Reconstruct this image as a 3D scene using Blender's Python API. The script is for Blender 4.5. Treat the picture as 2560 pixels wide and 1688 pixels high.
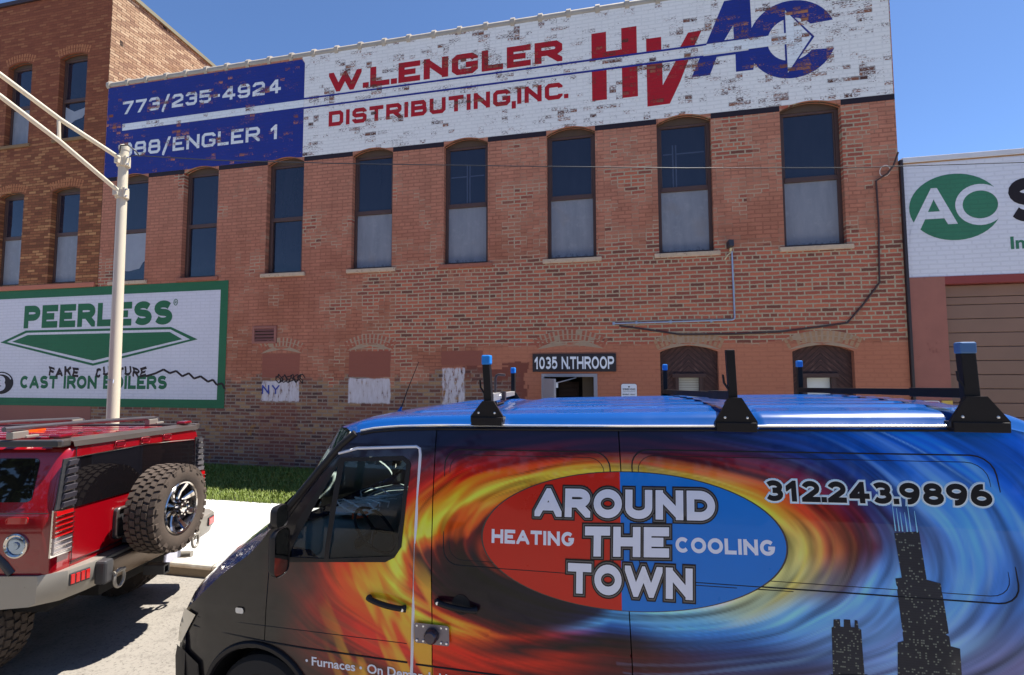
import bpy, bmesh, math, random
import numpy as np
from mathutils import Vector, Matrix
from mathutils.geometry import delaunay_2d_cdt
for o in list(bpy.data.objects): bpy.data.objects.remove(o)
SC = bpy.context.scene
COL = SC.collection
R = math.radians
random.seed(7); RNG = np.random.default_rng(11)

# ---------------------------------------------------------------- camera, sky, sun, exposure
cam_data = bpy.data.cameras.new('camera'); cam = bpy.data.objects.new('camera', cam_data); COL.objects.link(cam)
cam_data.sensor_width = 36; cam_data.angle = 2*math.atan(1280/1280.0); cam_data.clip_end = 2000; cam_data.clip_start = .05
PIT, ROLL, YAW = R(3.9), R(-0.14), R(-12.7)
fwd = Vector((math.sin(YAW)*math.cos(PIT), math.cos(YAW)*math.cos(PIT), math.sin(PIT)))
r0 = Vector((math.cos(YAW), -math.sin(YAW), 0)); u0 = r0.cross(fwd)
rt = r0*math.cos(ROLL)+u0*math.sin(ROLL); up = u0*math.cos(ROLL)-r0*math.sin(ROLL)
M = Matrix((rt, up, -fwd)).transposed().to_4x4(); M.translation = (0, 0, 2.5)
cam.matrix_world = M
SC.camera = cam
SUN_EL, SUN_AZ = R(66), R(60)          # azimuth from +Y (into the picture) towards +X (right)
world = bpy.data.worlds.new("World"); SC.world = world; world.use_nodes = True
wn = world.node_tree; bg = wn.nodes['Background']
sky = wn.nodes.new('ShaderNodeTexSky'); sky.sky_type = 'NISHITA'; sky.sun_disc = False
sky.sun_elevation = SUN_EL; sky.sun_rotation = SUN_AZ; sky.altitude = 1500
sky.air_density = 0.8; sky.dust_density = 0.3; sky.ozone_density = 8
wn.links.new(sky.outputs[0], bg.inputs[0]); bg.inputs[1].default_value = 0.092
sun_d = bpy.data.lights.new('sun', 'SUN'); sun_d.energy = 5.0; sun_d.angle = R(.5); sun_d.color = (1, .95, .87)
sun = bpy.data.objects.new('sun', sun_d); COL.objects.link(sun); sun.location = (30, 20, 60)
sv = Vector((math.sin(SUN_AZ)*math.cos(SUN_EL), math.cos(SUN_AZ)*math.cos(SUN_EL), math.sin(SUN_EL)))
sun.rotation_euler = sv.to_track_quat('Z', 'Y').to_euler()
SC.view_settings.view_transform = 'Standard'; SC.view_settings.look = 'None'
SC.view_settings.exposure = 1.24; SC.view_settings.gamma = 1
SC.cycles.max_bounces = 8; SC.cycles.use_denoising = True

# ---------------------------------------------------------------- mesh helpers
def lin(r, g, b, k=1.0):
    f = lambda c: (c/255/12.92 if c/255 <= .04045 else ((c/255+.055)/1.055)**2.4)*k
    return (f(r), f(g), f(b), 1)
def alb(r, g, b, k=1.25):
    return tuple(min(.88, c) for c in lin(r, g, b, k)[:3])+(1,)
def root_of(p):
    v = Vector((0, 0, 0))
    while p is not None:
        v += p.location; p = p.parent
    return v
class MB:
    def __init__(s): s.v = []; s.f = []; s.mi = []; s.cur = 0
    def add(s, vs, fs):
        n = len(s.v); s.v += [tuple(v) for v in vs]; s.f += [tuple(i+n for i in f) for f in fs]; s.mi += [s.cur]*len(fs); return s
    def box(s, x0, x1, y0, y1, z0, z1):
        return s.add([(x, y, z) for x in (x0, x1) for y in (y0, y1) for z in (z0, z1)],
                     [(0, 1, 3, 2), (4, 6, 7, 5), (0, 4, 5, 1), (2, 3, 7, 6), (0, 2, 6, 4), (1, 5, 7, 3)])
    def obox(s, c, ax, ay, az):   # oriented box: centre and three half-axis vectors
        c, ax, ay, az = map(Vector, (c, ax, ay, az))
        return s.add([c+ax*i+ay*j+az*k for i in (-1, 1) for j in (-1, 1) for k in (-1, 1)],
                     [(0, 1, 3, 2), (4, 6, 7, 5), (0, 4, 5, 1), (2, 3, 7, 6), (0, 2, 6, 4), (1, 5, 7, 3)])
    def tube(s, pts, r, seg=10, caps=True, squash=None):
        pts = [Vector(p) for p in pts]; n = len(pts); rs = r if isinstance(r, (list, tuple)) else [r]*n
        rings = []; prev = None
        for i, p in enumerate(pts):
            d = (pts[min(i+1, n-1)]-pts[max(i-1, 0)]).normalized()
            if prev is None:
                a = Vector((0, 0, 1)) if abs(d.z) < .9 else Vector((1, 0, 0))
            else: a = prev
            a = (a-d*a.dot(d)).normalized(); prev = a; b = d.cross(a)
            rings.append([p+(a*math.cos(2*math.pi*k/seg)+b*math.sin(2*math.pi*k/seg))*rs[i] for k in range(seg)])
        vs = [v for ring in rings for v in ring]; fs = []
        for i in range(n-1):
            for k in range(seg):
                a = i*seg+k; b = i*seg+(k+1) % seg; fs.append((a, b, b+seg, a+seg))
        if caps: fs += [tuple(range(seg))[::-1], tuple((n-1)*seg+k for k in range(seg))]
        return s.add(vs, fs)
    def lathe(s, c, axis, prof, seg=32, a0=0, a1=360):   # prof = [(along, radius)]
        c = Vector(c); ax = Vector(axis).normalized(); t = Vector((0, 0, 1)) if abs(ax.z) < .9 else Vector((1, 0, 0))
        u = (t-ax*t.dot(ax)).normalized(); w = ax.cross(u); vs = []; fs = []; full = abs(a1-a0) >= 360; m = seg if full else seg+1
        for (h, r) in prof:
            for k in range(m):
                an = R(a0+(a1-a0)*k/seg); vs.append(c+ax*h+(u*math.cos(an)+w*math.sin(an))*r)
        for i in range(len(prof)-1):
            for k in range(seg if full else seg):
                a = i*m+k; b = i*m+(k+1) % m; fs.append((a, b, b+m, a+m))
        return s.add(vs, fs)
    def grid(s, rows, wrap=False):   # rows of equal length
        m = len(rows[0]); vs = [v for r in rows for v in r]; fs = []
        for i in range(len(rows)-1):
            for k in range(m if wrap else m-1):
                a = i*m+k; b = i*m+(k+1) % m; fs.append((a, b, b+m, a+m))
        return s.add(vs, fs)
    def prism(s, poly, fn, d):       # poly in 2D, fn(u,v,h) -> 3D, extruded h = 0..d
        vs, tr = tri([poly]); n = len(vs); k = len(poly)
        s.add([fn(u, v, 0) for u, v in vs], tr); s.add([fn(u, v, d) for u, v in vs], [t[::-1] for t in tr])
        s.add([fn(u, v, 0) for u, v in poly]+[fn(u, v, d) for u, v in poly], [(i, i+k, (i+1) % k+k, (i+1) % k) for i in range(k)])
        return s
    def build(s, name, mats, parent=None, smooth=False, bevel=0, local=False, label=None, fixn=True, autos=None):
        me = bpy.data.meshes.new(name)
        off = Vector((0, 0, 0)) if (local or parent is None) else root_of(parent)
        me.from_pydata([tuple(Vector(v)-off) for v in s.v], [], s.f)
        mats = mats if isinstance(mats, (list, tuple)) else [mats]
        for m in mats: me.materials.append(m)
        if len(mats) > 1: me.polygons.foreach_set('material_index', s.mi)
        if fixn:
            bm = bmesh.new(); bm.from_mesh(me); bmesh.ops.recalc_face_normals(bm, faces=bm.faces); bm.to_mesh(me); bm.free()
        if smooth or autos:
            me.polygons.foreach_set('use_smooth', [True]*len(me.polygons))
            if autos: me.set_sharp_from_angle(angle=R(autos))
        me.update()
        o = bpy.data.objects.new(name, me); COL.objects.link(o)
        if parent is not None: o.parent = parent
        if bevel:
            b = o.modifiers.new('bevel', 'BEVEL'); b.width = bevel; b.segments = 2; b.limit_method = 'ANGLE'; b.angle_limit = R(40)
        if label: o['label'] = label
        return o
def tag(o, label=None, cat=None, group=None, kind=None):
    if label: o['label'] = label
    if cat: o['category'] = cat
    if group: o['group'] = group
    if kind: o['kind'] = kind
    return o
def thing(name, loc, label, cat, group=None, rz=0):
    o = bpy.data.objects.new(name, None); COL.objects.link(o); o.location = loc; o.rotation_euler = (0, 0, rz)
    o.empty_display_size = .2
    return tag(o, label, cat, group)
def inpoly(px, pz, poly):
    px = np.asarray(px); pz = np.asarray(pz); c = np.zeros(px.shape, bool); n = len(poly)
    for i in range(n):
        x1, y1 = poly[i]; x2, y2 = poly[(i+1) % n]
        if y1 == y2: continue
        m = (y1 > pz) != (y2 > pz)
        c ^= m & (px < (x2-x1)*(pz-y1)/(y2-y1)+x1)
    return c
def tri(polys, holes=(), step=None):
    """triangles of the union of polys minus holes; step adds inner points"""
    V = []; E = []
    for p in list(polys)+list(holes):
        n = len(V)
        pts = []
        for i, a in enumerate(p):
            b = p[(i+1) % len(p)]; L = math.hypot(b[0]-a[0], b[1]-a[1]); k = max(1, int(L/step)) if step else 1
            pts += [(a[0]+(b[0]-a[0])*j/k, a[1]+(b[1]-a[1])*j/k) for j in range(k)]
        V += pts; m = len(pts); E += [(n+i, n+(i+1) % m) for i in range(m)]
    if step:
        A = np.array(V); x0, z0 = A.min(0); x1, z1 = A.max(0)
        gx, gz = np.meshgrid(np.arange(x0+step*.5, x1, step), np.arange(z0+step*.5, z1, step)); gx = gx.ravel(); gz = gz.ravel()
        k = np.zeros(gx.shape, bool)
        for p in polys: k |= inpoly(gx, gz, p)
        for h in holes: k &= ~inpoly(gx, gz, h)
        V += list(zip(gx[k].tolist(), gz[k].tolist()))
    r = delaunay_2d_cdt([Vector(v) for v in V], E, [], 0, 1e-6)
    vs = [(v[0], v[1]) for v in r[0]]; fs = r[2]
    A = np.array(vs); F = np.array([f[:3] for f in fs]); c = A[F].mean(1); k = np.zeros(len(F), bool)
    for p in polys: k |= inpoly(c[:, 0], c[:, 1], p)
    for h in holes: k &= ~inpoly(c[:, 0], c[:, 1], h)
    ar = (A[F[:, 1]]-A[F[:, 0]]); br = (A[F[:, 2]]-A[F[:, 0]]); s = ar[:, 0]*br[:, 1]-ar[:, 1]*br[:, 0]
    out = [tuple(f) if ss > 0 else tuple(f[::-1]) for f, ss, kk in zip(F.tolist(), s, k) if kk and abs(ss) > 1e-12]
    return vs, out
def arc(cx, cz, rx, rz, a0, a1, n=10):
    return [(cx+rx*math.cos(R(a0+(a1-a0)*i/n)), cz+rz*math.sin(R(a0+(a1-a0)*i/n))) for i in range(n+1)]
def rrect(x0, x1, z0, z1, r, n=5):
    return arc(x0+r, z0+r, r, r, 180, 270, n)+arc(x1-r, z0+r, r, r, 270, 360, n)+arc(x1-r, z1-r, r, r, 0, 90, n)+arc(x0+r, z1-r, r, r, 90, 180, n)
def flat(mb, polys, y, holes=(), step=None, fn=None):
    vs, fs = tri(polys, holes, step)
    return mb.add([fn(u, v) for u, v in vs] if fn else [(u, y, v) for u, v in vs], fs)
# ---- stroke lettering: each glyph is a set of centre lines in a unit box
def AR(cx, cy, rx, ry, a0, a1, n=12): return arc(cx, cy, rx, ry, a0, a1, n)
GL = {  # round style: (width, strokes)
 'A': (.86, [[(0, 0), (.5, 1), (1, 0)], [(.2, .3), (.8, .3)]]), 'B': (.74, [[(.6, .53), (0, .53)], [(0, .53), (0, 1), (.6, 1)]+AR(.62, .765, .32, .235, 80, -80)+[(.6, .53)], [(.6, .53)]+AR(.62, .265, .38, .265, 80, -80)+[(.6, 0), (0, 0), (0, .53)]]),
 'C': (.8, [AR(.52, .5, .5, .5, 42, 318, 20)]), 'D': (.78, [[(0, 0), (0, 1), (.45, 1)]+AR(.45, .5, .55, .5, 85, -85, 16)+[(.45, 0), (0, 0)]]),
 'E': (.68, [[(1, 1), (0, 1), (0, 0), (1, 0)], [(0, .5), (.9, .5)]]), 'F': (.64, [[(1, 1), (0, 1), (0, 0)], [(0, .5), (.9, .5)]]),
 'G': (.82, [AR(.52, .5, .5, .5, 45, 325, 20)+[(1, .45), (.58, .45)]]), 'H': (.78, [[(0, 0), (0, 1)], [(1, 0), (1, 1)], [(0, .5), (1, .5)]]),
 'I': (.0, [[(.5, 0), (.5, 1)]]), 'K': (.78, [[(0, 0), (0, 1)], [(1, 1), (.05, .42)], [(.3, .55), (1, 0)]]), 'L': (.6, [[(0, 1), (0, 0), (1, 0)]]),
 'M': (.92, [[(0, 0), (0, 1), (.5, .2), (1, 1), (1, 0)]]), 'N': (.78, [[(0, 0), (0, 1)], [(0, 1), (1, 0)], [(1, 0), (1, 1)]]), 'O': (.86, [AR(.5, .5, .5, .5, 0, 360, 26)]),
 'P': (.72, [[(0, 0), (0, 1), (.55, 1)]+AR(.58, .73, .42, .27, 85, -85)+[(.55, .46), (0, .46)]]), 'R': (.77, [[(0, 0), (0, 1), (.55, 1)]+AR(.58, .74, .4, .26, 85, -85)+[(.55, .48), (0, .48)], [(.5, .48), (1, 0)]]),
 'S': (.72, [AR(.5, .755, .48, .245, 25, 270, 14)+AR(.5, .255, .5, .255, 90, -155, 14)]), 'T': (.72, [[(0, 1), (1, 1)], [(.5, 1), (.5, 0)]]), 'U': (.78, [[(0, 1), (0, .4)]+AR(.5, .36, .5, .36, 180, 360, 14)+[(1, .4), (1, 1)]]),
 'V': (.84, [[(0, 1), (.5, 0), (1, 1)]]), 'W': (1.25, [[(0, 1), (.25, 0), (.5, .9), (.75, 0), (1, 1)]]), 'Y': (.8, [[(0, 1), (.5, .48), (1, 1)], [(.5, .5), (.5, 0)]]),
 '0': (.66, [AR(.5, .5, .5, .5, 0, 360, 24)]), '1': (.38, [[(0, .74), (.7, 1), (.7, 0)]]), '2': (.64, [AR(.5, .7, .48, .3, 165, -35, 14)+[(0, 0), (1, 0)]]),
 '3': (.64, [AR(.46, .75, .48, .25, 150, -80, 12)+[(.38, .52)], [(.38, .52)]+AR(.46, .27, .52, .27, 80, -150, 12)]), '4': (.7, [[(1, .28), (0, .28), (.68, 1), (.68, 0)]]),
 '5': (.64, [[(.95, 1), (.15, 1), (.08, .55)]+AR(.46, .33, .54, .33, 125, -150, 14)]), '6': (.66, [AR(.5, .3, .5, .3, 0, 360, 20), AR(.6, .3, .6, .7, 180, 80, 10)]),
 '8': (.66, [AR(.5, .77, .42, .23, 0, 360, 18), AR(.5, .27, .5, .27, 0, 360, 20)]), '9': (.66, [AR(.5, .7, .5, .3, 0, 360, 20), AR(.4, .7, .6, .7, 0, -100, 10)]),
 '.': (0, [[(.5, 0), (.5, .0001)]]), ',': (0, [[(.6, 0), (.2, -.16)]]), '-': (.3, [[(0, .42), (1, .42)]]), '/': (.42, [[(0, -.05), (1, 1.05)]]), ' ': (.22, []), '\'': (0, [[(.5, 1), (.5, .8)]])}
c = .16
GB = dict(GL); GB.update({  # squared style with clipped corners
 '2': (.72, [[(0, .75), (0, 1-c), (c, 1), (1-c, 1), (1, 1-c), (1, .58), (0, .22), (0, 0), (1, 0)]]), '3': (.72, [[(0, .8), (0, 1-c), (c, 1), (1-c, 1), (1, 1-c), (1, .62), (.88, .52), (.3, .52)], [(.88, .52), (1, .42), (1, c), (1-c, 0), (c, 0), (0, c), (0, .2)]]),
 '5': (.72, [[(1, 1), (0, 1), (0, .56), (1-c, .56), (1, .56-c), (1, c), (1-c, 0), (c, 0), (0, c), (0, .2)]]), '7': (.72, [[(0, 1), (1, 1), (.35, 0)]]),
 '8': (.74, [[(c, .52), (1-c, .52)], [(c, .52), (.04, .62), (.04, 1-c), (c, 1), (1-c, 1), (.96, 1-c), (.96, .62), (1-c, .52), (1, .42), (1, c), (1-c, 0), (c, 0), (0, c), (0, .42), (c, .52)]]),
 '9': (.74, [[(.96, .46), (c, .46), (0, .58), (0, 1-c), (c, 1), (1-c, 1), (1, 1-c), (1, c), (1-c, 0), (c, 0), (0, c), (0, .18)]]), '4': (.8, [[(1, .26), (0, .26), (.66, 1), (.74, 1), (.74, 0)]]),
 'O': (.8, [[(0, c), (0, 1-c), (c, 1), (1-c, 1), (1, 1-c), (1, c), (1-c, 0), (c, 0), (0, c)]]), 'D': (.8, [[(0, 0), (0, 1), (1-c, 1), (1, 1-c), (1, c), (1-c, 0), (0, 0)]]),
 'G': (.82, [[(1, .78), (1, 1-c), (1-c, 1), (c, 1), (0, 1-c), (0, c), (c, 0), (1-c, 0), (1, c), (1, .44), (.55, .44)]]), 'C': (.8, [[(1, .75), (1, 1-c), (1-c, 1), (c, 1), (0, 1-c), (0, c), (c, 0), (1-c, 0), (1, c), (1, .25)]]),
 'R': (.8, [[(0, 0), (0, 1), (1-c, 1), (1, 1-c), (1, .6), (1-c, .46), (0, .46)], [(.5, .46), (1, 0)]]), 'S': (.76, [[(1, .78), (1, 1-c), (1-c, 1), (c, 1), (0, 1-c), (0, .64), (c, .52), (1-c, .52), (1, .4), (1, c), (1-c, 0), (c, 0), (0, c), (0, .22)]]),
 'U': (.8, [[(0, 1), (0, c), (c, 0), (1-c, 0), (1, c), (1, 1)]]), 'B': (.8, [[(0, .52), (1-c, .52)], [(1-c, .52), (.95, .64), (.95, 1-c), (1-c, 1), (0, 1), (0, 0), (1-c, 0), (1, c), (1, .4), (1-c, .52)]]), '1': (.3, [[(0, .74), (.8, 1), (.8, 0)]])})
def clipbox(poly, x0, x1, z0, z1):
    for ax, lim, sg in ((0, x0, 1), (0, x1, -1), (1, z0, 1), (1, z1, -1)):
        out = []
        for i, a in enumerate(poly):
            b = poly[(i+1) % len(poly)]; da = (a[ax]-lim)*sg; db = (b[ax]-lim)*sg
            if da >= 0: out.append(a)
            if (da >= 0) != (db >= 0): t = da/(da-db); out.append((a[0]+(b[0]-a[0])*t, a[1]+(b[1]-a[1])*t))
        poly = out
        if len(poly) < 3: return []
    return poly
def glyph_polys(ch, G, t, grow=0):
    w, st = G[ch]; W = w+t*1.0 if w else t*1.02
    out = []
    for line in st:
        closed = len(line) > 3 and math.hypot(line[0][0]-line[-1][0], line[0][1]-line[-1][1]) < 1e-6
        P = [(t/2+x*(W-t), t/2+y*(1-t)) if ch not in '/,' else (t/2+x*(W-t), y) for x, y in line]
        n = len(P)
        for i in range(n-1):
            a, b = P[i], P[i+1]; L = math.hypot(b[0]-a[0], b[1]-a[1])
            if L < 1e-9: continue
            d = ((b[0]-a[0])/L, (b[1]-a[1])/L); h = t/2
            def ext(j):
                if 0 < j < n-1 or closed: return .0008
                x, y = line[j]
                return h*1.6 if ((abs(d[0]) > .3 and x in (0, 1)) or (abs(d[1]) > .3 and y in (0, 1)) or ch in '.,/-') else .001
            e0 = ext(i)+grow*.9*(ext(i) > .0009 or not closed); e1 = ext(i+1)+grow*.9*(ext(i+1) > .0009); h += grow
            a2 = (a[0]-d[0]*e0, a[1]-d[1]*e0); b2 = (b[0]+d[0]*e1, b[1]+d[1]*e1); nx, nz = -d[1]*h, d[0]*h
            q = clipbox([(a2[0]-nx, a2[1]-nz), (b2[0]-nx, b2[1]-nz), (b2[0]+nx, b2[1]+nz), (a2[0]+nx, a2[1]+nz)], -grow, W+grow, (-.25 if ch in ',/' else 0)-grow, (1.1 if ch == '/' else (1 if ch != '.' else t))+grow)
            if i < n-2 or closed:   # mitred join on the outer side of the corner
                c2 = P[i+2] if i < n-2 else P[1]; l2 = math.hypot(c2[0]-b[0], c2[1]-b[1])
                if l2 > 1e-9:
                    e = ((c2[0]-b[0])/l2, (c2[1]-b[1])/l2); cr = d[0]*e[1]-d[1]*e[0]; cs = d[0]*e[0]+d[1]*e[1]
                    if abs(cr) > .02:
                        sg = -1 if cr > 0 else 1; n1 = (-d[1]*h*sg, d[0]*h*sg); n2 = (-e[1]*h*sg, e[0]*h*sg); k = 1/max(.06, 1+cs)
                        j = clipbox([b, (b[0]+n1[0], b[1]+n1[1]), (b[0]+(n1[0]+n2[0])*k, b[1]+(n1[1]+n2[1])*k), (b[0]+n2[0], b[1]+n2[1])], -grow, W+grow, -grow, 1+grow)
                        if j: out.append(j)
            if q: out.append(q)
    return W, out
def letters(mb, text, box, fn, G=GL, t=.2, gap=.12, grow=0, shear=0, skip=''):
    """lettering filling box=(x0,x1,z0,z1); fn maps (x,z) to 3D. box may give z at both ends: (x0,x1,z0l,z1l,z0r,z1r)"""
    pos = []; x = 0
    for k, ch in enumerate(text):
        W, po = glyph_polys(ch, G, t, grow); pos.append((x, po)); x += W+gap*(.4 if (ch in '.,' or text[k+1:k+2] in ('.', ',')) and k < len(text)-1 else 1)
    x -= gap; x0, x1 = box[:2]; zl0, zl1 = box[2:4]; zr0, zr1 = box[4:6] if len(box) > 4 else box[2:4]
    for (ox, po), ch in zip(pos, text):
        if not po or ch in skip: continue
        vs, fs = tri(po); out = []
        for u, v in vs:
            f = (ox+u+shear*v)/x; out.append(fn(x0+(x1-x0)*f, (zl0+(zr0-zl0)*f)*(1-v)+(zl1+(zr1-zl1)*f)*v))
        mb.add(out, fs)
    return mb
def small_text(mb, text, box, fn, bold=.015, gap=1.0):
    cu = bpy.data.curves.new('text', 'FONT'); cu.body = text; cu.offset = bold; cu.space_character = gap; cu.resolution_u = 3
    o = bpy.data.objects.new('text', cu); COL.objects.link(o)
    me = bpy.data.meshes.new_from_object(o.evaluated_get(bpy.context.evaluated_depsgraph_get()))
    A = np.array([v.co[:2] for v in me.vertices]); lo = A.min(0); hi = A.max(0); x0, x1, z0, z1 = box
    mb.add([fn(x0+(x1-x0)*(v[0]-lo[0])/(hi[0]-lo[0]), z0+(z1-z0)*(v[1]-lo[1])/(hi[1]-lo[1])) for v in A], [tuple(p.vertices) for p in me.polygons])
    bpy.data.objects.remove(o); bpy.data.meshes.remove(me); bpy.data.curves.remove(cu)
    return mb
# ---------------------------------------------------------------- material helpers
class NT:
    def __init__(s, name):
        s.m = bpy.data.materials.new(name); s.m.use_nodes = True; s.t = s.m.node_tree; s.N = s.t.nodes
        s.b = s.N['Principled BSDF']; s.out = s.N['Material Output']
    def n(s, typ, **kw):
        nd = s.N.new('ShaderNode'+typ)
        for k, v in kw.items():
            if k.startswith('i_'):
                key = k[2:]; key = int(key) if key.isdigit() else key; s.put(nd.inputs[key], v)
            else: setattr(nd, k, v)
        return nd
    def put(s, sock, v):
        if isinstance(v, bpy.types.NodeSocket): s.t.links.new(v, sock)
        elif isinstance(v, (tuple, list)) and len(v) == 4 and sock.type == 'VECTOR': sock.default_value = v[:3]
        elif isinstance(v, (int, float)) and sock.type == 'RGBA': sock.default_value = (v, v, v, 1)
        else: sock.default_value = v
    def __call__(s, op, a, b=0.0, c=None, clamp=False):
        nd = s.N.new('ShaderNodeMath'); nd.operation = op; nd.use_clamp = clamp; s.put(nd.inputs[0], a); s.put(nd.inputs[1], b)
        if c is not None: s.put(nd.inputs[2], c)
        return nd.outputs[0]
    def mix(s, f, a, b, mode='MIX'):
        nd = s.N.new('ShaderNodeMix'); nd.data_type = 'RGBA'; nd.blend_type = mode; nd.clamp_factor = True
        s.put(nd.inputs[0], f); s.put(nd.inputs[6], a); s.put(nd.inputs[7], b); return nd.outputs[2]
    def noise(s, vec, scale, detail=4, rough=.55, dist=0, col=False):
        nd = s.n('TexNoise', i_Scale=scale, i_Detail=detail, i_Roughness=rough, i_Distortion=dist)
        if vec is not None: s.put(nd.inputs['Vector'], vec)
        return nd.outputs[1 if col else 0]
    def step(s, v, a, b):   # smooth 0..1 between a and b
        nd = s.n('MapRange', interpolation_type='SMOOTHSTEP'); s.put(nd.inputs[0], v); s.put(nd.inputs[1], a); s.put(nd.inputs[2], b); return nd.outputs[0]
    def ramp(s, f, stops, interp='LINEAR'):
        nd = s.n('ValToRGB'); cr = nd.color_ramp; cr.interpolation = interp
        while len(cr.elements) < len(stops): cr.elements.new(.5)
        for e, (p, c) in zip(cr.elements, stops): e.position = p; e.color = c if isinstance(c, tuple) else (c, c, c, 1)
        s.put(nd.inputs[0], f); return nd.outputs[0]
    def sep(s, v):
        nd = s.n('SeparateXYZ'); s.put(nd.inputs[0], v); return nd.outputs
    def comb(s, x, y, z=0.0):
        nd = s.n('CombineXYZ'); s.put(nd.inputs[0], x); s.put(nd.inputs[1], y); s.put(nd.inputs[2], z); return nd.outputs[0]
    def pos(s): return s.n('NewGeometry').outputs['Position']
    def obj(s): return s.n('TexCoord').outputs['Object']
    def bump(s, h, strength=.3, dist=.01):
        nd = s.n('Bump', i_Strength=strength, i_Distance=dist); s.put(nd.inputs['Height'], h); s.put(s.b.inputs['Normal'], nd.outputs[0])
    def set(s, **kw):
        for k, v in kw.items(): s.put(s.b.inputs[k.replace('_', ' ')], v)
        return s
def mat(name, col, rough=.6, metal=0, var=.12, vs=6, spec=.5, coat=0, dirt=None, coords='obj', bumpy=0):
    m = NT(name); P = m.obj() if coords == 'obj' else m.pos()
    nz = m.noise(P, vs, 6, .6); f = m('MULTIPLY_ADD', nz, 2*var, 1-var)
    cc = m.mix(1, col, m.comb(f, f, f), 'MULTIPLY')
    if dirt: cc = m.mix(m.step(m.noise(P, vs*1.7, 8, .65), dirt[1], dirt[1]+.15), cc, dirt[0])
    m.set(Base_Color=cc, Roughness=m('MULTIPLY_ADD', nz, .16, rough-.08), Metallic=metal)
    m.b.inputs['Specular IOR Level'].default_value = spec
    if coat: m.set(Coat_Weight=coat, Coat_Roughness=.03)
    if bumpy: m.bump(m.noise(P, vs*9, 5, .6), bumpy, .005)
    return m.m
def glass(name, tint=(.8, .86, .84, 1), refl=(1, 1, 1, 1), ior=1.5, rough=0.0):
    m = NT(name); m.N.remove(m.b)
    tr = m.n('BsdfTransparent', i_Color=tint); gl = m.n('BsdfGlossy', i_Color=refl, i_Roughness=rough)
    wob = m.noise(m.pos(), 1.3, 2); bp = m.n('Bump', i_Strength=.03, i_Distance=.02); m.put(bp.inputs['Height'], wob); m.put(gl.inputs['Normal'], bp.outputs[0])
    fr = m.n('Fresnel', i_IOR=ior); mx = m.n('MixShader'); m.put(mx.inputs[0], fr.outputs[0]); m.put(mx.inputs[1], tr.outputs[0]); m.put(mx.inputs[2], gl.outputs[0])
    m.t.links.new(mx.outputs[0], m.out.inputs[0]); return m.m
# ---------------------------------------------------------------- masonry materials
FY = 11.2
BL, BH = .29, .0862
def brick(m, ax='x', bl=BL, bh=BH, mortar=.0155, squash=.5):
    P = m.pos(); x, y, z = m.sep(P); h = x if ax == 'x' else y
    wob = m.noise(P, 1.4, 2); hz = m('MULTIPLY_ADD', wob, .03, z); jit = m('MULTIPLY_ADD', m.noise(P, 22, 3, .7), .026, hz)
    v = m.comb(h, jit)
    b = m.n('TexBrick', offset=.5, offset_frequency=2, squash=squash, squash_frequency=7, i_Color1=(0, 0, 0, 1), i_Color2=(1, 1, 1, 1), i_Mortar=(0, 0, 0, 1),
            i_Scale=1.0, i_3=None) if False else m.n('TexBrick', offset=.5, offset_frequency=2, squash=squash, squash_frequency=7)
    for k, val in (('Vector', v), ('Color1', (0, 0, 0, 1)), ('Color2', (1, 1, 1, 1)), ('Mortar', (0, 0, 0, 1)), ('Scale', 1.0), ('Mortar Size', mortar), ('Mortar Smooth', .25), ('Bias', 0.0), ('Brick Width', bl), ('Row Height', bh)):
        m.put(b.inputs[k], val)
    sx = m('MULTIPLY', m('FLOOR', m('DIVIDE', h, bl/2)), bl/2); szz = m('MULTIPLY', m('FLOOR', m('DIVIDE', hz, bh)), bh)
    return dict(P=P, x=h, z=z, t=b.outputs['Color'], mo=b.outputs['Fac'], sn=m.comb(sx, szz, 3.7), fine=m.noise(P, 40, 4, .7), v=m.comb(h, z))
def boxm(m, B, x0, x1, z0, z1, soft=.03, wob=None):
    x, z = (B['x'], B['z']) if wob is None else (m('ADD', B['x'], wob), m('ADD', B['z'], wob))
    a = m('MULTIPLY', m.step(x, x0-soft, x0+soft), m('SUBTRACT', 1, m.step(x, x1-soft, x1+soft)))
    b = m('MULTIPLY', m.step(z, z0-soft, z0+soft), m('SUBTRACT', 1, m.step(z, z1-soft, z1+soft)))
    return m('MULTIPLY', a, b)
def bare_brick(m, B, stops=None, mortar=alb(166, 147, 122)):
    c = m.ramp(B['t'], stops or [(0, alb(104, 62, 52)), (.25, alb(142, 76, 62)), (.65, alb(156, 84, 66)), (1, alb(174, 98, 74))])
    f = m('MULTIPLY_ADD', B['fine'], .5, .74); c = m.mix(1, c, m.comb(f, f, f), 'MULTIPLY')
    return m.mix(B['mo'], c, m.mix(B['fine'], mortar, tuple(k*.72 for k in mortar[:3])+(1,)))
def hstreak(m, B, sx=1.6, sz=38, th=(.56, .74)):
    return m.step(m.noise(m.comb(m('MULTIPLY', B['x'], sx), m('MULTIPLY', B['z'], sz)), 1, 4, .6), *th)
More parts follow.
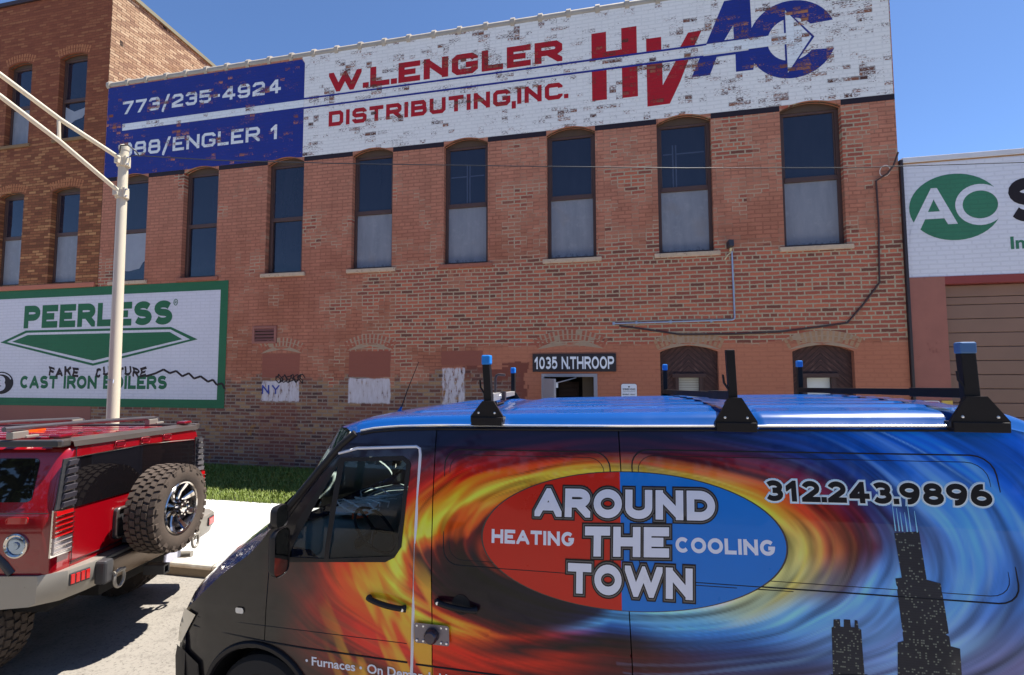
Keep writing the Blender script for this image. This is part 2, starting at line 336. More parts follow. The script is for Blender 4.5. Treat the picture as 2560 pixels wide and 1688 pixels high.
def mat_engler():
    m = NT('old_painted_brick'); B = brick(m); x, z = B['x'], B['z']
    big = m.noise(B['v'], .5, 4, .6); sn = m.noise(B['sn'], .95, 3, .6); sn2 = m.noise(B['sn'], 3.2, 2, .5); sn3 = m.noise(B['sn'], 9, 1)
    bare = bare_brick(m, B)
    # faded red paint: little mortar shows through, dark streaks run along the joints
    paint = m.mix(m.step(big, .35, .65), alb(164, 104, 82), alb(150, 92, 70)); paint = m.mix(m.step(z, 4.2, 7.5), paint, m.mix(big, alb(168, 108, 86), alb(174, 116, 92)))
    paint = m.mix(m('MULTIPLY', hstreak(m, B), .55), paint, alb(104, 56, 48)); paint = m.mix(m('MULTIPLY', m.step(B['t'], .72, .95), .22), paint, alb(120, 66, 54))
    paint = m.mix(m('MULTIPLY', B['mo'], .30), paint, alb(104, 66, 54)); pf = m('MULTIPLY_ADD', B['fine'], .34, .82); paint = m.mix(1, paint, m.comb(pf, pf, pf), 'MULTIPLY')
    # where the paint has gone
    mid = m('MULTIPLY', m.step(z, 3.05, 3.2), m('SUBTRACT', 1, m.step(z, 4.75, 5.35)))
    right = m.step(x, -7.6, -3.6)
    bias = m('ADD', m('MULTIPLY', mid, m('MULTIPLY_ADD', right, .26, .03)), m('MULTIPLY_ADD', m.step(x, -9, 3), .10, -.09))
    e = m('ADD', m('ADD', sn, bias), m('MULTIPLY_ADD', sn2, .34, -.17)); bare_m = m.step(m('ADD', e, m('MULTIPLY_ADD', m.noise(B['P'], 26, 4, .7), .07, -.035)), .545, .59)
    tv = m('MULTIPLY_ADD', B['t'], .24, .87); paint = m.mix(1, paint, m.comb(tv, tv, tv), 'MULTIPLY'); stn = m.noise(m.comb(m('MULTIPLY', x, 2.6), m('MULTIPLY', z, .35)), 1.5, 5, .65); sf = m('MULTIPLY_ADD', stn, .5, .74); paint = m.mix(1, paint, m.comb(sf, sf, sf), 'MULTIPLY')
    paint = m.mix(m('MULTIPLY', m('MULTIPLY', B['mo'], m.step(e, .44, .55)), .75), paint, alb(168, 140, 116))
    col = m.mix(bare_m, paint, bare)
    # salmon repaint round the lower openings and duller coats beside the door
    edge = m('MULTIPLY_ADD', sn2, .5, -.25)
    salmon = m('MULTIPLY', boxm(m, B, -3.35, 5.3, -1, 3.08, .05, m('MULTIPLY_ADD', sn2, .16, -.08)), m('SUBTRACT', 1, m.step(m('ADD', sn3, m('MULTIPLY', m('ABSOLUTE', m('SUBTRACT', z, 2.2)), .0)), .86, .9)))
    sal = m.mix(big, alb(172, 110, 84), alb(156, 96, 74)); sal = m.mix(m('MULTIPLY', hstreak(m, B, 2.2, 30, (.6, .7)), .5), sal, alb(118, 66, 54)); sal = m.mix(m('MULTIPLY', B['mo'], .14), sal, alb(110, 62, 52))
    col = m.mix(salmon, col, sal)
    dull = boxm(m, B, -3.66, -2.2, -1, 2.66, .02, m('MULTIPLY_ADD', sn2, .6, -.3)); col = m.mix(m('MULTIPLY', dull, .92), col, m.mix(big, alb(118, 62, 50), alb(100, 58, 50)))
    # grimy unpainted foot of the wall
    old = m.ramp(m('ADD', m('MULTIPLY', B['t'], .7), m('MULTIPLY', sn3, .3)), [(.1, alb(70, 52, 50)), (.35, alb(112, 72, 62)), (.6, alb(124, 82, 62)), (.85, alb(150, 118, 86))])
    of = m('MULTIPLY_ADD', B['fine'], .8, .55); old = m.mix(1, old, m.comb(of, of, of), 'MULTIPLY'); old = m.mix(m('MULTIPLY', B['mo'], .75), old, alb(140, 124, 110))
    old = m.mix(m.step(m.noise(B['P'], 17, 6, .75), .63, .7), old, alb(176, 166, 168)); old = m.mix(m('MULTIPLY', m.step(m.noise(B['v'], 3.2, 4), .62, .7), .6), old, alb(150, 104, 50))
    lowz = m('SUBTRACT', 2.42, m('MULTIPLY_ADD', sn, 1.5, -.72)); foot = m('MULTIPLY', m('SUBTRACT', 1, m.step(m('SUBTRACT', z, lowz), -.05, .05)), m('SUBTRACT', 1, m.step(m('ADD', x, edge), -2.9, -2.2)))
    col = m.mix(foot, col, old)
    col = m.mix(m('MULTIPLY', boxm(m, B, -8.97, -7.9, -1, 1.8, .02, m('MULTIPLY', sn2, .1)), .4), col, m.mix(m('MULTIPLY', B['mo'], .3), alb(112, 62, 54), alb(130, 104, 92)))
    col = m.mix(m('MULTIPLY', boxm(m, B, -6.56, -5.47, -1, 1.78, .02, m('MULTIPLY', sn2, .1)), .4), col, m.mix(m('MULTIPLY', B['mo'], .3), alb(112, 66, 56), alb(130, 104, 92)))
    # smooth render in the blocked-up openings, whitewash below it
    wb = m('MULTIPLY_ADD', m.noise(B['P'], 5, 4), .24, -.12)
    for a, b_, c0, d in ((-8.97, -7.9, 2.38, 2.98), (-6.56, -5.47, 2.4, 3.02), (-4.2, -3.2, 2.66, 3.0)):
        col = m.mix(boxm(m, B, a, b_, c0, d, .015, m('MULTIPLY', wb, .2)), col, m.mix(big, alb(138, 82, 68), alb(124, 72, 60)))
    st = m.noise(m.comb(m('MULTIPLY', x, 9), m('MULTIPLY', z, 2.2)), 1.5, 6, .7)
    for a, b_, c0, d, k in ((-8.95, -7.9, 1.80, 2.3, .46), (-6.56, -5.47, 1.78, 2.36, .42), (-4.17, -3.64, 1.2, 2.6, .5)):
        wm = m('MULTIPLY', boxm(m, B, a, b_, c0, d, .02, m('MULTIPLY', wb, .5)), m.step(st, k-.12, k+.02))
        col = m.mix(wm, col, m.mix(st, alb(150, 130, 128), alb(206, 202, 208)))
    m.set(Base_Color=col, Roughness=.85); m.b.inputs['Specular IOR Level'].default_value = .25
    hgt = m('SUBTRACT', m('MULTIPLY', B['fine'], .35), B['mo']); m.bump(hgt, .42, .008); return m.m
def paint_on_brick(name, c, th, spot=None, grime=.3, base='brown'):
    """sign paint that has flaked off brick by brick"""
    m = NT(name); B = brick(m); sn = m.noise(B['sn'], 2.3, 3, .65); v2 = m.n('VectorMath', operation='MULTIPLY'); m.put(v2.inputs[0], B['sn']); v2.inputs[1].default_value = (.55, 1.7, 1); sn2 = m.noise(v2.outputs[0], 5.3, 2, .6); ragged = m.noise(m.comb(m('MULTIPLY', B['x'], 1), m('MULTIPLY', B['z'], 2.4)), 19, 5, .75)
    e = m('ADD', m('ADD', m('MULTIPLY', sn, .55), m('MULTIPLY', sn2, .6)), m('MULTIPLY', ragged, .7)); peel = m('MULTIPLY', m.step(e, th, th+.035), m('SUBTRACT', 1, m('MULTIPLY', B['mo'], .35)))
    b = m.ramp(B['t'], spot or [(0, alb(72, 44, 36)), (.5, alb(112, 70, 54)), (1, alb(140, 92, 68))])
    g = m.noise(B['v'], 1.1, 6, .65); f = m('MULTIPLY_ADD', g, grime, 1-grime*.55); col = m.mix(1, c, m.comb(f, f, f), 'MULTIPLY')
    col = m.mix(m('MULTIPLY', m.step(m.noise(m.comb(m('MULTIPLY', B['x'], .8), m('MULTIPLY', B['z'], 3)), 16, 4, .7), .62, .72), .35), col, m.mix(.5, c, b))
    col = m.mix(m('MULTIPLY', B['mo'], .09), col, (.03, .03, .03, 1)); col = m.mix(peel, col, b)
    m.set(Base_Color=col, Roughness=.7); m.b.inputs['Specular IOR Level'].default_value = .3
    m.bump(m('SUBTRACT', m('MULTIPLY', B['fine'], .3), m('ADD', m('MULTIPLY', B['mo'], .9), m('MULTIPLY', peel, .5))), .4, .007); return m.m
def mat_leftbrick(name, ax, stops, mortar, up=None, patch=False):
    m = NT(name); B = brick(m, ax, .27, .08, .009, 1.0); c = bare_brick(m, B, stops, mortar); big = m.noise(B['v'], .7, 4, .6); sn = m.noise(B['sn'], 1.3, 3)
    if up: c = m.mix(m('MULTIPLY', m.step(m('ADD', B['z'], m('MULTIPLY', big, 4)), 8.5, 13.5), .65), c, up)
    c = m.mix(m('MULTIPLY', hstreak(m, B, 1.2, 13, (.55, .75)), .5), c, tuple(k*.5 for k in stops[0][1][:3])+(1,))
    if patch:
        c = m.mix(m.step(m('ADD', sn, m('MULTIPLY', m.noise(B['P'], 6, 5), .25)), .78, .82), c, (.02, .014, .013, 1)); c = m.mix(m('MULTIPLY', m.step(big, .55, .7), .5), c, alb(120, 92, 66))
    m.set(Base_Color=c, Roughness=.9); m.b.inputs['Specular IOR Level'].default_value = .2; m.bump(m('SUBTRACT', m('MULTIPLY', B['fine'], .5), B['mo']), .6, .01); return m.m
ML = mat_engler()
M_BLUE = paint_on_brick('blue_sign_paint', alb(30, 44, 118), 1.035, [(0, alb(120, 66, 44)), (1, alb(186, 116, 78))])
M_WHITE = paint_on_brick('white_sign_paint', alb(212, 207, 202), 1.0, grime=.16)
M_WLET = paint_on_brick('white_letter_paint', alb(208, 208, 208), 1.0)
M_RED = paint_on_brick('red_letter_paint', alb(160, 20, 32), .985)
M_BLUE2 = paint_on_brick('blue_letter_paint', alb(30, 44, 118), 1.005, [(0, alb(110, 66, 46)), (1, alb(160, 104, 70))])
M_LINE = paint_on_brick('blue_line_paint', alb(30, 40, 120), 1.1)
M_GREEN = paint_on_brick('green_sign_paint', alb(36, 92, 62), 1.26, grime=.35)
M_PWHITE = paint_on_brick('cream_sign_paint', alb(192, 188, 196), 1.22, grime=.2)
M_BAND = paint_on_brick('black_band_paint', alb(34, 24, 32), 1.2)
M_BLACK = mat('black_paint', alb(30, 22, 26), .7, spec=.3)
M_GRAF = paint_on_brick('black_spray_paint', alb(40, 28, 30), 1.35)
M_GBLUE = mat('blue_spray_paint', alb(40, 54, 130), .7)
M_WOOD = mat('brown_window_wood', alb(70, 48, 42), .6, var=.25, vs=9)
M_WOOD2 = mat('dark_ochre_arch_wood', alb(70, 52, 38), .7, var=.25, vs=9)
M_STONE = mat('weathered_limestone', alb(176, 152, 128), .85, var=.25, vs=10, dirt=(alb(120, 86, 72), .56), coords='pos', bumpy=.3)
M_STONE2 = mat('painted_limestone', alb(140, 84, 66), .85, var=.25, vs=10, dirt=(alb(170, 120, 96), .6), coords='pos', bumpy=.3)
def mat_pane(name, c1, c2, rough, spec=.5, white=False):
    m = NT(name); P = m.pos(); x, y, z = m.sep(P)
    n = m.noise(m.comb(m('MULTIPLY', x, 3), m('MULTIPLY', z, .5)), 2, 5, .6); c = m.mix(n, c1, c2)
    if white:
        c = m.mix(m('MULTIPLY', m.step(m.noise(m.comb(m('MULTIPLY', x, 40), m('MULTIPLY', z, 3)), 1, 3), .55, .8), .25), c, alb(84, 88, 98))
        low = m('SUBTRACT', 1, m.step(m('ADD', z, m('MULTIPLY', m.noise(P, 11, 6, .75), -.55)), 4.72, 4.86)); c = m.mix(low, c, (.02, .025, .04, 1))
        c = m.mix(m('MULTIPLY', m.step(m.noise(P, 1.6, 3), .58, .72), .3), c, alb(120, 110, 104))
    c = m.mix(m('MULTIPLY', m.step(m.noise(P, 7, 6, .7), .5, .75), .3), c, c2 if not white else alb(150, 150, 152))
    m.set(Base_Color=c, Roughness=rough); m.b.inputs['Specular IOR Level'].default_value = spec
    m.bump(m.noise(P, 2.2, 3), .16, .03); return m.m
M_GDARK = mat_pane('dark_glass', (.010, .012, .024, 1), (.022, .022, .036, 1), .03, .65)
M_GWHITE = mat_pane('whitened_glass', alb(98, 100, 108), alb(132, 132, 138), .45, .35, True)
M_STRIP = mat('dim_shelving_tone', (.05, .06, .10, 1), .4)
M_CLOTH = mat('grey_curtain', alb(132, 136, 146), .8, var=.15, vs=3)
M_DARK = mat('dark_interior', (.006, .005, .005, 1), .9)
# ---------------------------------------------------------------- walls with openings
def arch_open(x0, x1, z0, zs, rise, n=10):
    if rise <= 0: return [(x0, z0), (x1, z0), (x1, zs), (x0, zs)]
    w = (x1-x0)/2; r = (w*w+rise*rise)/(2*rise); cz = zs+rise-r; a = math.degrees(math.asin(w/r))
    return [(x0, z0), (x1, z0)]+arc((x0+x1)/2, cz, r, r, 90-a, 90+a, n)
def wall_front(mb, outline, opens, y, depth=.16):
    flat(mb, [outline], y, opens)
    for p in opens:
        for i, a in enumerate(p):
            b = p[(i+1) % len(p)]; mb.add([(a[0], y, a[1]), (b[0], y, b[1]), (b[0], y+depth, b[1]), (a[0], y+depth, a[1])], [(0, 1, 2, 3)])
def shell(mb, x0, x1, y0, y1, z0, z1):   # sides, back and roof of a building (front left open)
    mb.add([(x0, y0, z0), (x0, y1, z0), (x0, y1, z1), (x0, y0, z1)], [(0, 3, 2, 1)]); mb.add([(x1, y0, z0), (x1, y1, z0), (x1, y1, z1), (x1, y0, z1)], [(0, 1, 2, 3)])
    mb.add([(x0, y1, z0), (x1, y1, z0), (x1, y1, z1), (x0, y1, z1)], [(0, 3, 2, 1)]); mb.add([(x0, y0, z1), (x1, y0, z1), (x1, y1, z1), (x0, y1, z1)], [(0, 1, 2, 3)])
def window(par, x0, x1, z0, zs, rise, rail, low, sill=M_STONE, y=FY, ledge=True):
    yf = y+.13; j = .075; mb = MB()
    top = zs-.02
    mb.box(x0, x0+j, yf, yf+.07, z0, top); mb.box(x1-j, x1, yf, yf+.07, z0, top); mb.box(x0+j, x1-j, yf, yf+.07, z0, z0+.06)
    mb.box(x0+j, x1-j, yf-.012, yf+.07, rail-.05, rail+.05); mb.box(x0+j, x1-j, yf, yf+.07, top-.05, top)
    mb.box(x0+j, x0+j+.03, yf+.02, yf+.06, rail+.05, top-.05); mb.box(x1-j-.03, x1-j, yf+.02, yf+.06, rail+.05, top-.05)
    f = mb.build('window', M_WOOD, par, bevel=.006)
    ap = arch_open(x0, x1, top, zs, rise); ab = MB(); ab.prism(ap, lambda u, v, h: (u, yf-.01+h, v), .07)
    if rise > 0:
        a2 = ap[2:]; ab.tube([(u, y+.05, v-.01) for u, v in a2], - 0 + .013, 6)
    ab.build('arch_panel', M_WOOD2, f)
    mb = MB(); mb.box(x0+j+.03, x1-j-.03, yf+.035, yf+.045, rail+.05, top-.05); mb.build('pane', M_GDARK, f)
    mb = MB()
    lx0, lx1, lz0, lz1 = x0+j, x1-j, z0+.06, rail-.05
    mb.box(lx0, lx1, yf+.03, yf+.04, lz0, lz1); mb.build('pane', M_GWHITE if low in ('white', 'shelf', 'rack') else M_GDARK, f)
    if low in ('shelf', 'rack'):   # faint strips on the opaque pane, coloured to imitate dimly lit shelving inside
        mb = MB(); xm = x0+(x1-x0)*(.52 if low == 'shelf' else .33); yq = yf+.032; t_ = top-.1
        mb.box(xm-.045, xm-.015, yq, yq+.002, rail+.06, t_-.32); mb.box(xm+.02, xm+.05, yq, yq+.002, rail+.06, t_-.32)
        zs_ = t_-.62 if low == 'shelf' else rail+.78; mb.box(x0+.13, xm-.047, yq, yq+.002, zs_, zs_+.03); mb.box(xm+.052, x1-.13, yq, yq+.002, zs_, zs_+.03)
        mb.build('painted_shelving_strips', M_STRIP, f)
    if low == 'torn':
        mb = MB(); w = lx1-lx0; p = [(lx0+.01, lz0+.28), (lx0+.3*w, lz0+.24), (lx0+.72*w, lz0+.3), (lx0+.82*w, lz0+.46), (lx1-.01, lz0+.56), (lx1-.01, lz1-.01), (lx0+.01, lz1-.01)]
        flat(mb, [p], yf+.024); mb.build('curtain', M_CLOTH, f)
    if low == 'drape':
        mb = MB(); w = lx1-lx0; p = [(lx0+.02, lz0+.5), (lx0+.2*w, lz0+.42), (lx0+.45*w, lz0+.55), (lx0+.75*w, lz0+.6), (lx0+.86*w, lz0+.7), (lx1-.02, lz0+.74), (lx1-.02, lz1-.12), (lx0+.8*w, lz1-.2), (lx0+.4*w, lz1-.27), (lx0+.02, lz1-.1)]
        flat(mb, [p], yf+.024); mb.build('curtain', M_CLOTH, f)
    if low == 'clear':
        mb = MB(); mb.box(lx0, lx0+.05, yf-.02, yf+.028, lz0, lz1); mb.box(lx1-.03, lx1, yf-.02, yf+.028, lz0, lz1); mb.build('sash', M_WOOD, f)
    if ledge:
        mb = MB(); mb.box(x0-.1, x1+.11, y-.05, y+.14, z0-.1, z0-.005); mb.build('sill', sill, f, bevel=.01)
    return f
# ---------------------------------------------------------------- the long brick warehouse
eng = thing('brick_warehouse', (-4.5, FY, .15), 'long two storey red brick warehouse with painted blue and white lettering and eight tall windows', 'building')
WX = [(-13.82, -12.74), (-11.56, -10.47), (-8.98, -7.92), (-6.56, -5.48), (-4.17, -3.09), (-1.71, -.62), (.7, 1.81), (3.15, 4.28)]
Z0, ZS, RISE = 5.02, 7.87, .15
opens = [arch_open(a, b, Z0, ZS, RISE) for a, b in WX]
DOOR = [(-1.86, .15), (-.64, .15), (-.64, 2.47), (-1.86, 2.47)]
LWIN = [(.67, 1.82, 1.0, 2.92, .13), (3.21, 4.31, 1.0, 2.9, .13)]
wall = MB(); XL, XR, ZT = -14.30, 5.24, 10.66
wall_front(wall, [(XL, -.2), (XR, -.2), (XR, ZT), (XL, ZT)], opens+[DOOR]+[arch_open(*w) for w in LWIN], FY, .2)
shell(wall, XL, XR, FY, 34, -.2, ZT)
wall.build('wall', ML, eng)
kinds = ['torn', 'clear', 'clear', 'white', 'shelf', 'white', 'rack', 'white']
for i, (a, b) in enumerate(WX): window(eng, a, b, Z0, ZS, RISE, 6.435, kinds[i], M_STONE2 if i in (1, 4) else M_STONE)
# coping along the roof edge
cp = MB()
for i in range(30):
    xa = XL+.02+i*.655; xb = min(xa+.655, XR)
    if xa >= XR: break
    cp.tube([(xa, FY+.08, ZT+.03), (xb, FY+.08, ZT+.03)], .105, 10); cp.tube([(xa-.05, FY+.08, ZT+.035), (xa+.05, FY+.08, ZT+.035)], .135, 10)
cp.build('coping', mat('clay_coping', alb(150, 140, 128), .55, var=.3, vs=4, coords='pos'), eng, autos=40)
# painted signs (paint lies on the brick: thin sheets, each coat a little proud of the last)
Y1 = FY-.004
def bottom_edge(xa, xb, z):   # lower edge of the sign, lifted over the window arches
    pts = [(xa, z)]
    for a, b in WX:
        if a > xa-.2 and b < xb+.2:
            ap = [p for p in arch_open(a, b, Z0, ZS, RISE)[2:][::-1] if p[1] > z-.04]
            pts += [(max(xa, ap[0][0]-.02), z)]+[(u, max(z, v+.006)) for u, v in ap]+[(ap[-1][0]+.02, z)]
    return pts+[(xb, z)]
sg = MB(); flat(sg, [bottom_edge(-14.28, -7.97, 7.98)+[(-7.97, 10.45), (-8.06, 10.57), (-14.28, 10.6)]], Y1); blue = sg.build('painted_sign', M_BLUE, eng, label='blue painted sign panel with white phone numbers')
sg = MB(); flat(sg, [bottom_edge(-7.97, 5.22, 7.98)+[(5.22, 10.63), (-8.04, 10.63), (-8.05, 10.59), (-7.97, 10.46)]], Y1); white = sg.build('painted_sign', M_WHITE, eng, label='flaking white painted sign panel with red and blue lettering')
bd = MB(); xs = [XL]+[v for ab in WX for v in ab]+[XR]
for a, b in zip(xs[::2], xs[1::2]): bd = MB(); flat(bd, [[(a+.002, 7.86), (b-.002, 7.86), (b-.002, 7.978), (a+.002, 7.978)]], Y1-.001); bd.build('painted_band', M_BAND, eng)
def on(y): return lambda u, v: (u, y, v)
lt = MB(); letters(lt, '773/235-4924', (-13.74, -8.66, 9.76, 10.13), on(Y1-.003), GB, .21, .2); lt.build('lettering', M_WLET, blue)
lt = MB(); letters(lt, '888/ENGLER 1', (-13.74, -8.71, 8.53, 8.92), on(Y1-.003), GB, .2, .17); lt.build('lettering', M_WLET, blue)
lt = MB(); flat(lt, [[(-13.72, 9.29), (-7.97, 9.29), (-7.97, 9.485), (-13.72, 9.485)]], Y1-.003); lt.build('stripe', M_WLET, blue)
lt = MB(); letters(lt, 'W.L.ENGLER', (-7.27, -1.33, 9.58, 10.09), on(Y1-.003), GB, .27, .15); lt.build('lettering', M_RED, white)
lt = MB(); letters(lt, 'DISTRIBUTING,INC.', (-7.25, -1.2, 8.69, 9.08), on(Y1-.003), GB, .26, .19); lt.build('lettering', M_RED, white)
lt = MB(); flat(lt, [[(-7.97, 9.485), (1.77, 9.485), (1.77, 9.528), (-7.97, 9.528)]], Y1-.006); flat(lt, [[(-7.97, 9.235), (1.7, 9.225), (1.7, 9.27), (-7.97, 9.28)]], Y1-.006); lt.build('stripe', M_LINE, white)
lt = MB(); Q = lambda *p: list(p)
flat(lt, [[(-.67, 8.55), (-.345, 8.55), (-.345, 9.05), (-.01, 9.05), (-.01, 8.54), (.325, 8.54), (.325, 9.23), (-.67, 9.23)],
          [(-.67, 9.53), (.32, 9.53), (.32, 10.15), (-.01, 10.15), (-.01, 9.66), (-.345, 9.66), (-.345, 10.12), (-.67, 10.12)]], Y1-.003, [[(-.345, 9.0), (-.01, 9.0), (-.01, 9.3), (-.345, 9.3)]])
flat(lt, [[(.52, 8.28), (.99, 8.29), (1.22, 8.77), (1.4, 9.23), (1.13, 9.23), (.85, 8.72), (.85, 9.23), (.52, 9.23)], [(.52, 9.53), (.84, 9.53), (.84, 9.82), (.52, 9.82)], [(1.23, 9.53), (1.53, 9.53), (1.68, 9.84), (1.4, 9.83)]], Y1-.003)
lt.build('lettering', M_RED, white)
lt = MB(); cx, cz, ro, ri = 3.43, 9.375, .838, .46
flat(lt, [[(1.76, 9.515), (2.68, 9.515), (2.66, 10.43), (2.15, 10.42)], [(1.45, 8.82), (1.82, 8.82), (1.985, 9.24), (1.63, 9.24)], [(2.34, 8.82), (2.68, 8.82), (2.74, 9.25), (2.34, 9.24)], [(1.7, 9.2), (2.8, 9.21), (2.8, 9.26), (1.7, 9.255)],
          arc(cx, cz, ro, ro, 21, 339, 40)+arc(cx, cz, ri, ri, 323, 37, 30)], Y1-.003, [[(2.13, 9.55), (2.32, 9.55), (2.315, 9.85)]])
lt.build('lettering', M_BLUE2, white)
lt = MB(); flat(lt, [[(3.29, 10.1), (3.86, 9.37), (3.3, 8.58)]], Y1-.006); lt.build('arrow_outline', M_BLUE2, white)
lt = MB(); flat(lt, [[(3.325, 10.02), (3.805, 9.37), (3.335, 8.66)], [(1.7, 9.28), (3.5, 9.28), (3.5, 9.525), (1.7, 9.485)]], Y1-.009); lt.build('arrow', M_WLET, white)
# segmental brick arches over the lower openings
M_MORT = mat('lime_mortar', alb(150, 126, 104), .9, var=.2, vs=14, coords='pos')
M_VOUS = mat('arch_bricks', alb(150, 84, 64), .85, var=.45, vs=9, coords='pos')
M_VOUS2 = mat('tan_arch_bricks', alb(150, 116, 88), .85, var=.5, vs=9, coords='pos')
for (a, b, zs, rise, mv) in ((-9.0, -7.86, 2.98, .17, M_VOUS), (-6.6, -5.42, 3.02, .17, M_VOUS), (-1.95, -.5, 3.0, .2, M_VOUS), (.62, 1.87, 2.95, .15, M_VOUS2), (3.14, 4.38, 2.93, .15, M_VOUS2)):
    w = (b-a)/2; r = (w*w+rise*rise)/(2*rise); cz = zs+rise-r; aa = math.degrees(math.asin(w/r)); mo = MB(); br = MB(); cxx = (a+b)/2
    flat(mo, [arc(cxx, cz, r+.01, r+.01, 90+aa, 90-aa, 20)[::-1]+arc(cxx, cz, r+.235, r+.235, 90-aa*.93, 90+aa*.93, 20)[::-1][::-1]], FY-.003)
    for row in range(2):
        n = int(2*r*R(aa)/.088)
        for k in range(n):
            if random.random() < .06: continue
            t = 90+aa-(k+.5)*2*aa/n; rr = r+.025+row*.112; hw = .6*aa/n*(.9+.2*random.random())
            q = [(cxx+q_*math.cos(R(t+s_)), cz+q_*math.sin(R(t+s_))) for q_, s_ in ((rr, hw), (rr, -hw), (rr+.095, -hw*.97), (rr+.095, hw*.97))]
            flat(br, [q[::-1]], FY-.006)
    o = mo.build('brick_arch', M_MORT, eng); br.build('voussoirs', mv, o)
# front door standing open
d = MB(); d.box(-1.86, -1.8, FY-.02, FY+.16, .15, 2.4); d.box(-.72, -.64, FY-.02, FY+.16, .15, 2.4); d.box(-1.86, -.64, FY-.02, FY+.16, 2.4, 2.47); M_DGREY = mat('grey_door_paint', alb(138, 134, 140), .5, var=.1)
df = d.build('door_frame', M_DGREY, eng, bevel=.005)
d = MB(); aa = R(69); c0 = Vector((-1.8, FY-.03, 0)); dx = Vector((math.cos(aa), -math.sin(aa), 0)); dn = Vector((math.sin(aa), math.cos(aa), 0))
d.obox(c0+dx*.53+Vector((0, 0, 1.27)), dx*.53, dn*.022, Vector((0, 0, 1.1))); dr = d.build('door', M_DGREY, df, bevel=.004)
d = MB(); d.obox(c0+dx*.86+dn*.05+Vector((0, 0, 2.24)), dx*.14, dn*.03, Vector((0, 0, .05))); d.tube([c0+dx*.8+dn*.08+Vector((0, 0, 2.28)), (-1.1, FY+.02, 2.38)], .012, 6); d.build('door_closer', mat('door_closer_metal', alb(190, 190, 194), .4, .6), dr)
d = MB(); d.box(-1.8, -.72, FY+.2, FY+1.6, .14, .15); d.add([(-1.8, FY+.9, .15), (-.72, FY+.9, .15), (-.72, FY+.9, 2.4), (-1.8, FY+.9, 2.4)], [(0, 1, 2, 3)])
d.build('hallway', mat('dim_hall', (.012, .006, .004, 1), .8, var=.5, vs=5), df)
d = MB(); d.box(-.98, -.73, FY+.22, FY+.26, .15, 2.4); d.build('hall_panel', mat('ochre_panel', alb(120, 98, 70, .5), .7), df)
d = MB(); d.box(-1.55, -1.1, FY+.6, FY+.63, 1.95, 2.28)
for k in range(3): d.box(-1.5, -1.15, FY+.56, FY+.6, 1.98+k*.1, 2.03+k*.1)
d.build('shelf', mat('hall_shelf', (.05, .025, .015, 1), .8), df)
# boarded lower windows with a chevron of planks and a small pane
def mat_planks():
    m = NT('chevron_boards'); P = m.pos(); x, y, z = m.sep(P)
    fx = m('MINIMUM', m('ABSOLUTE', m('SUBTRACT', x, 1.25)), m('ABSOLUTE', m('SUBTRACT', x, 3.76))); u = m('ADD', z, fx); w = m('SUBTRACT', z, fx)
    st = m('FRACT', m('DIVIDE', u, .115)); pl = m('FLOOR', m('DIVIDE', u, .115)); gro = m('SUBTRACT', 1, m.step(m('ABSOLUTE', m('SUBTRACT', st, .5)), .42, .5))
    gr = m.noise(m.comb(m('MULTIPLY', u, 26), m('MULTIPLY', w, 2.2), pl), 1.6, 6, .7); c = m.ramp(gr, [(.3, alb(40, 24, 24)), (.55, alb(66, 40, 36)), (.75, alb(112, 82, 74))])
    c = m.mix(gro, (.008, .005, .005, 1), c); m.set(Base_Color=c, Roughness=.75); m.bump(m('ADD', gro, m('MULTIPLY', gr, .3)), .5, .012); return m.m
M_PLANK = mat_planks(); M_SMALLW = mat('dark_brown_trim', alb(60, 36, 32), .6, var=.3, vs=12)
for i, (a, b, z0, zs, rise) in enumerate(LWIN):
    pan = MB(); pa, pb = ((1.04, 1.45) if i == 0 else (3.48, 3.92)); hole = [(pa, 1.25), (pb, 1.25), (pb, 2.38), (pa, 2.38)]
    flat(pan, [arch_open(a, b, z0, zs, rise)], FY+.13, [hole]); pw = pan.build('window', M_PLANK, eng, label='arched lower window boarded with chevron planks round a small pane')
    f = MB(); w = .07
    f.box(pa-w, pa, FY+.07, FY+.16, 1.25, 2.45); f.box(pb, pb+w, FY+.07, FY+.16, 1.25, 2.45); f.box(pa-w-.06, pb+w+.06, FY+.05, FY+.16, 2.38, 2.47); f.box(pa-w-.03, pa-w, FY+.1, FY+.14, 1.25, 2.4); f.box(pb+w, pb+w+.03, FY+.1, FY+.14, 1.25, 2.4)
    f.build('frame', M_SMALLW, pw, bevel=.008)
    f = MB(); f.box(pa, pb, FY+.17, FY+.18, 1.25, 2.38)
    def blinds():
        m = NT('blind_slats'); z = m.sep(m.pos())[2]; s = m('FRACT', m('DIVIDE', z, .035)); c = m.mix(m.step(s, .15, .5), alb(110, 104, 96), alb(176, 172, 160)); m.set(Base_Color=c, Roughness=.2); return m.m
    f.build('pane', blinds() if i == 0 else mat('white_paper_pane', alb(196, 196, 192), .25), pw)
    sl = MB(); sl.box(a-.08, b+.08, FY-.05, FY+.13, z0-.1, z0); sl.build('sill', M_STONE, pw, bevel=.01)
# louvred vent
v = MB(); v.box(-9.27, -8.57, FY-.03, FY+.03, 3.62, 3.68); v.box(-9.27, -8.57, FY-.03, FY+.03, 3.24, 3.3); v.box(-9.27, -9.2, FY-.03, FY+.03, 3.3, 3.62); v.box(-8.64, -8.57, FY-.03, FY+.03, 3.3, 3.62)
vf = v.build('vent', mat('painted_vent', alb(134, 82, 70), .6), eng, bevel=.005); v = MB(); v.box(-9.2, -8.64, FY-.0025, FY-.001, 3.3, 3.62); v.build('vent_backing', M_DARK, vf)
v = MB()
for k in range(4): v.obox((-8.92, FY-.015, 3.345+k*.082), (.28, 0, 0), (0, .016, .03), (0, .003, -.002))
v.build('slats', mat('painted_slats', alb(120, 72, 62), .6), vf)
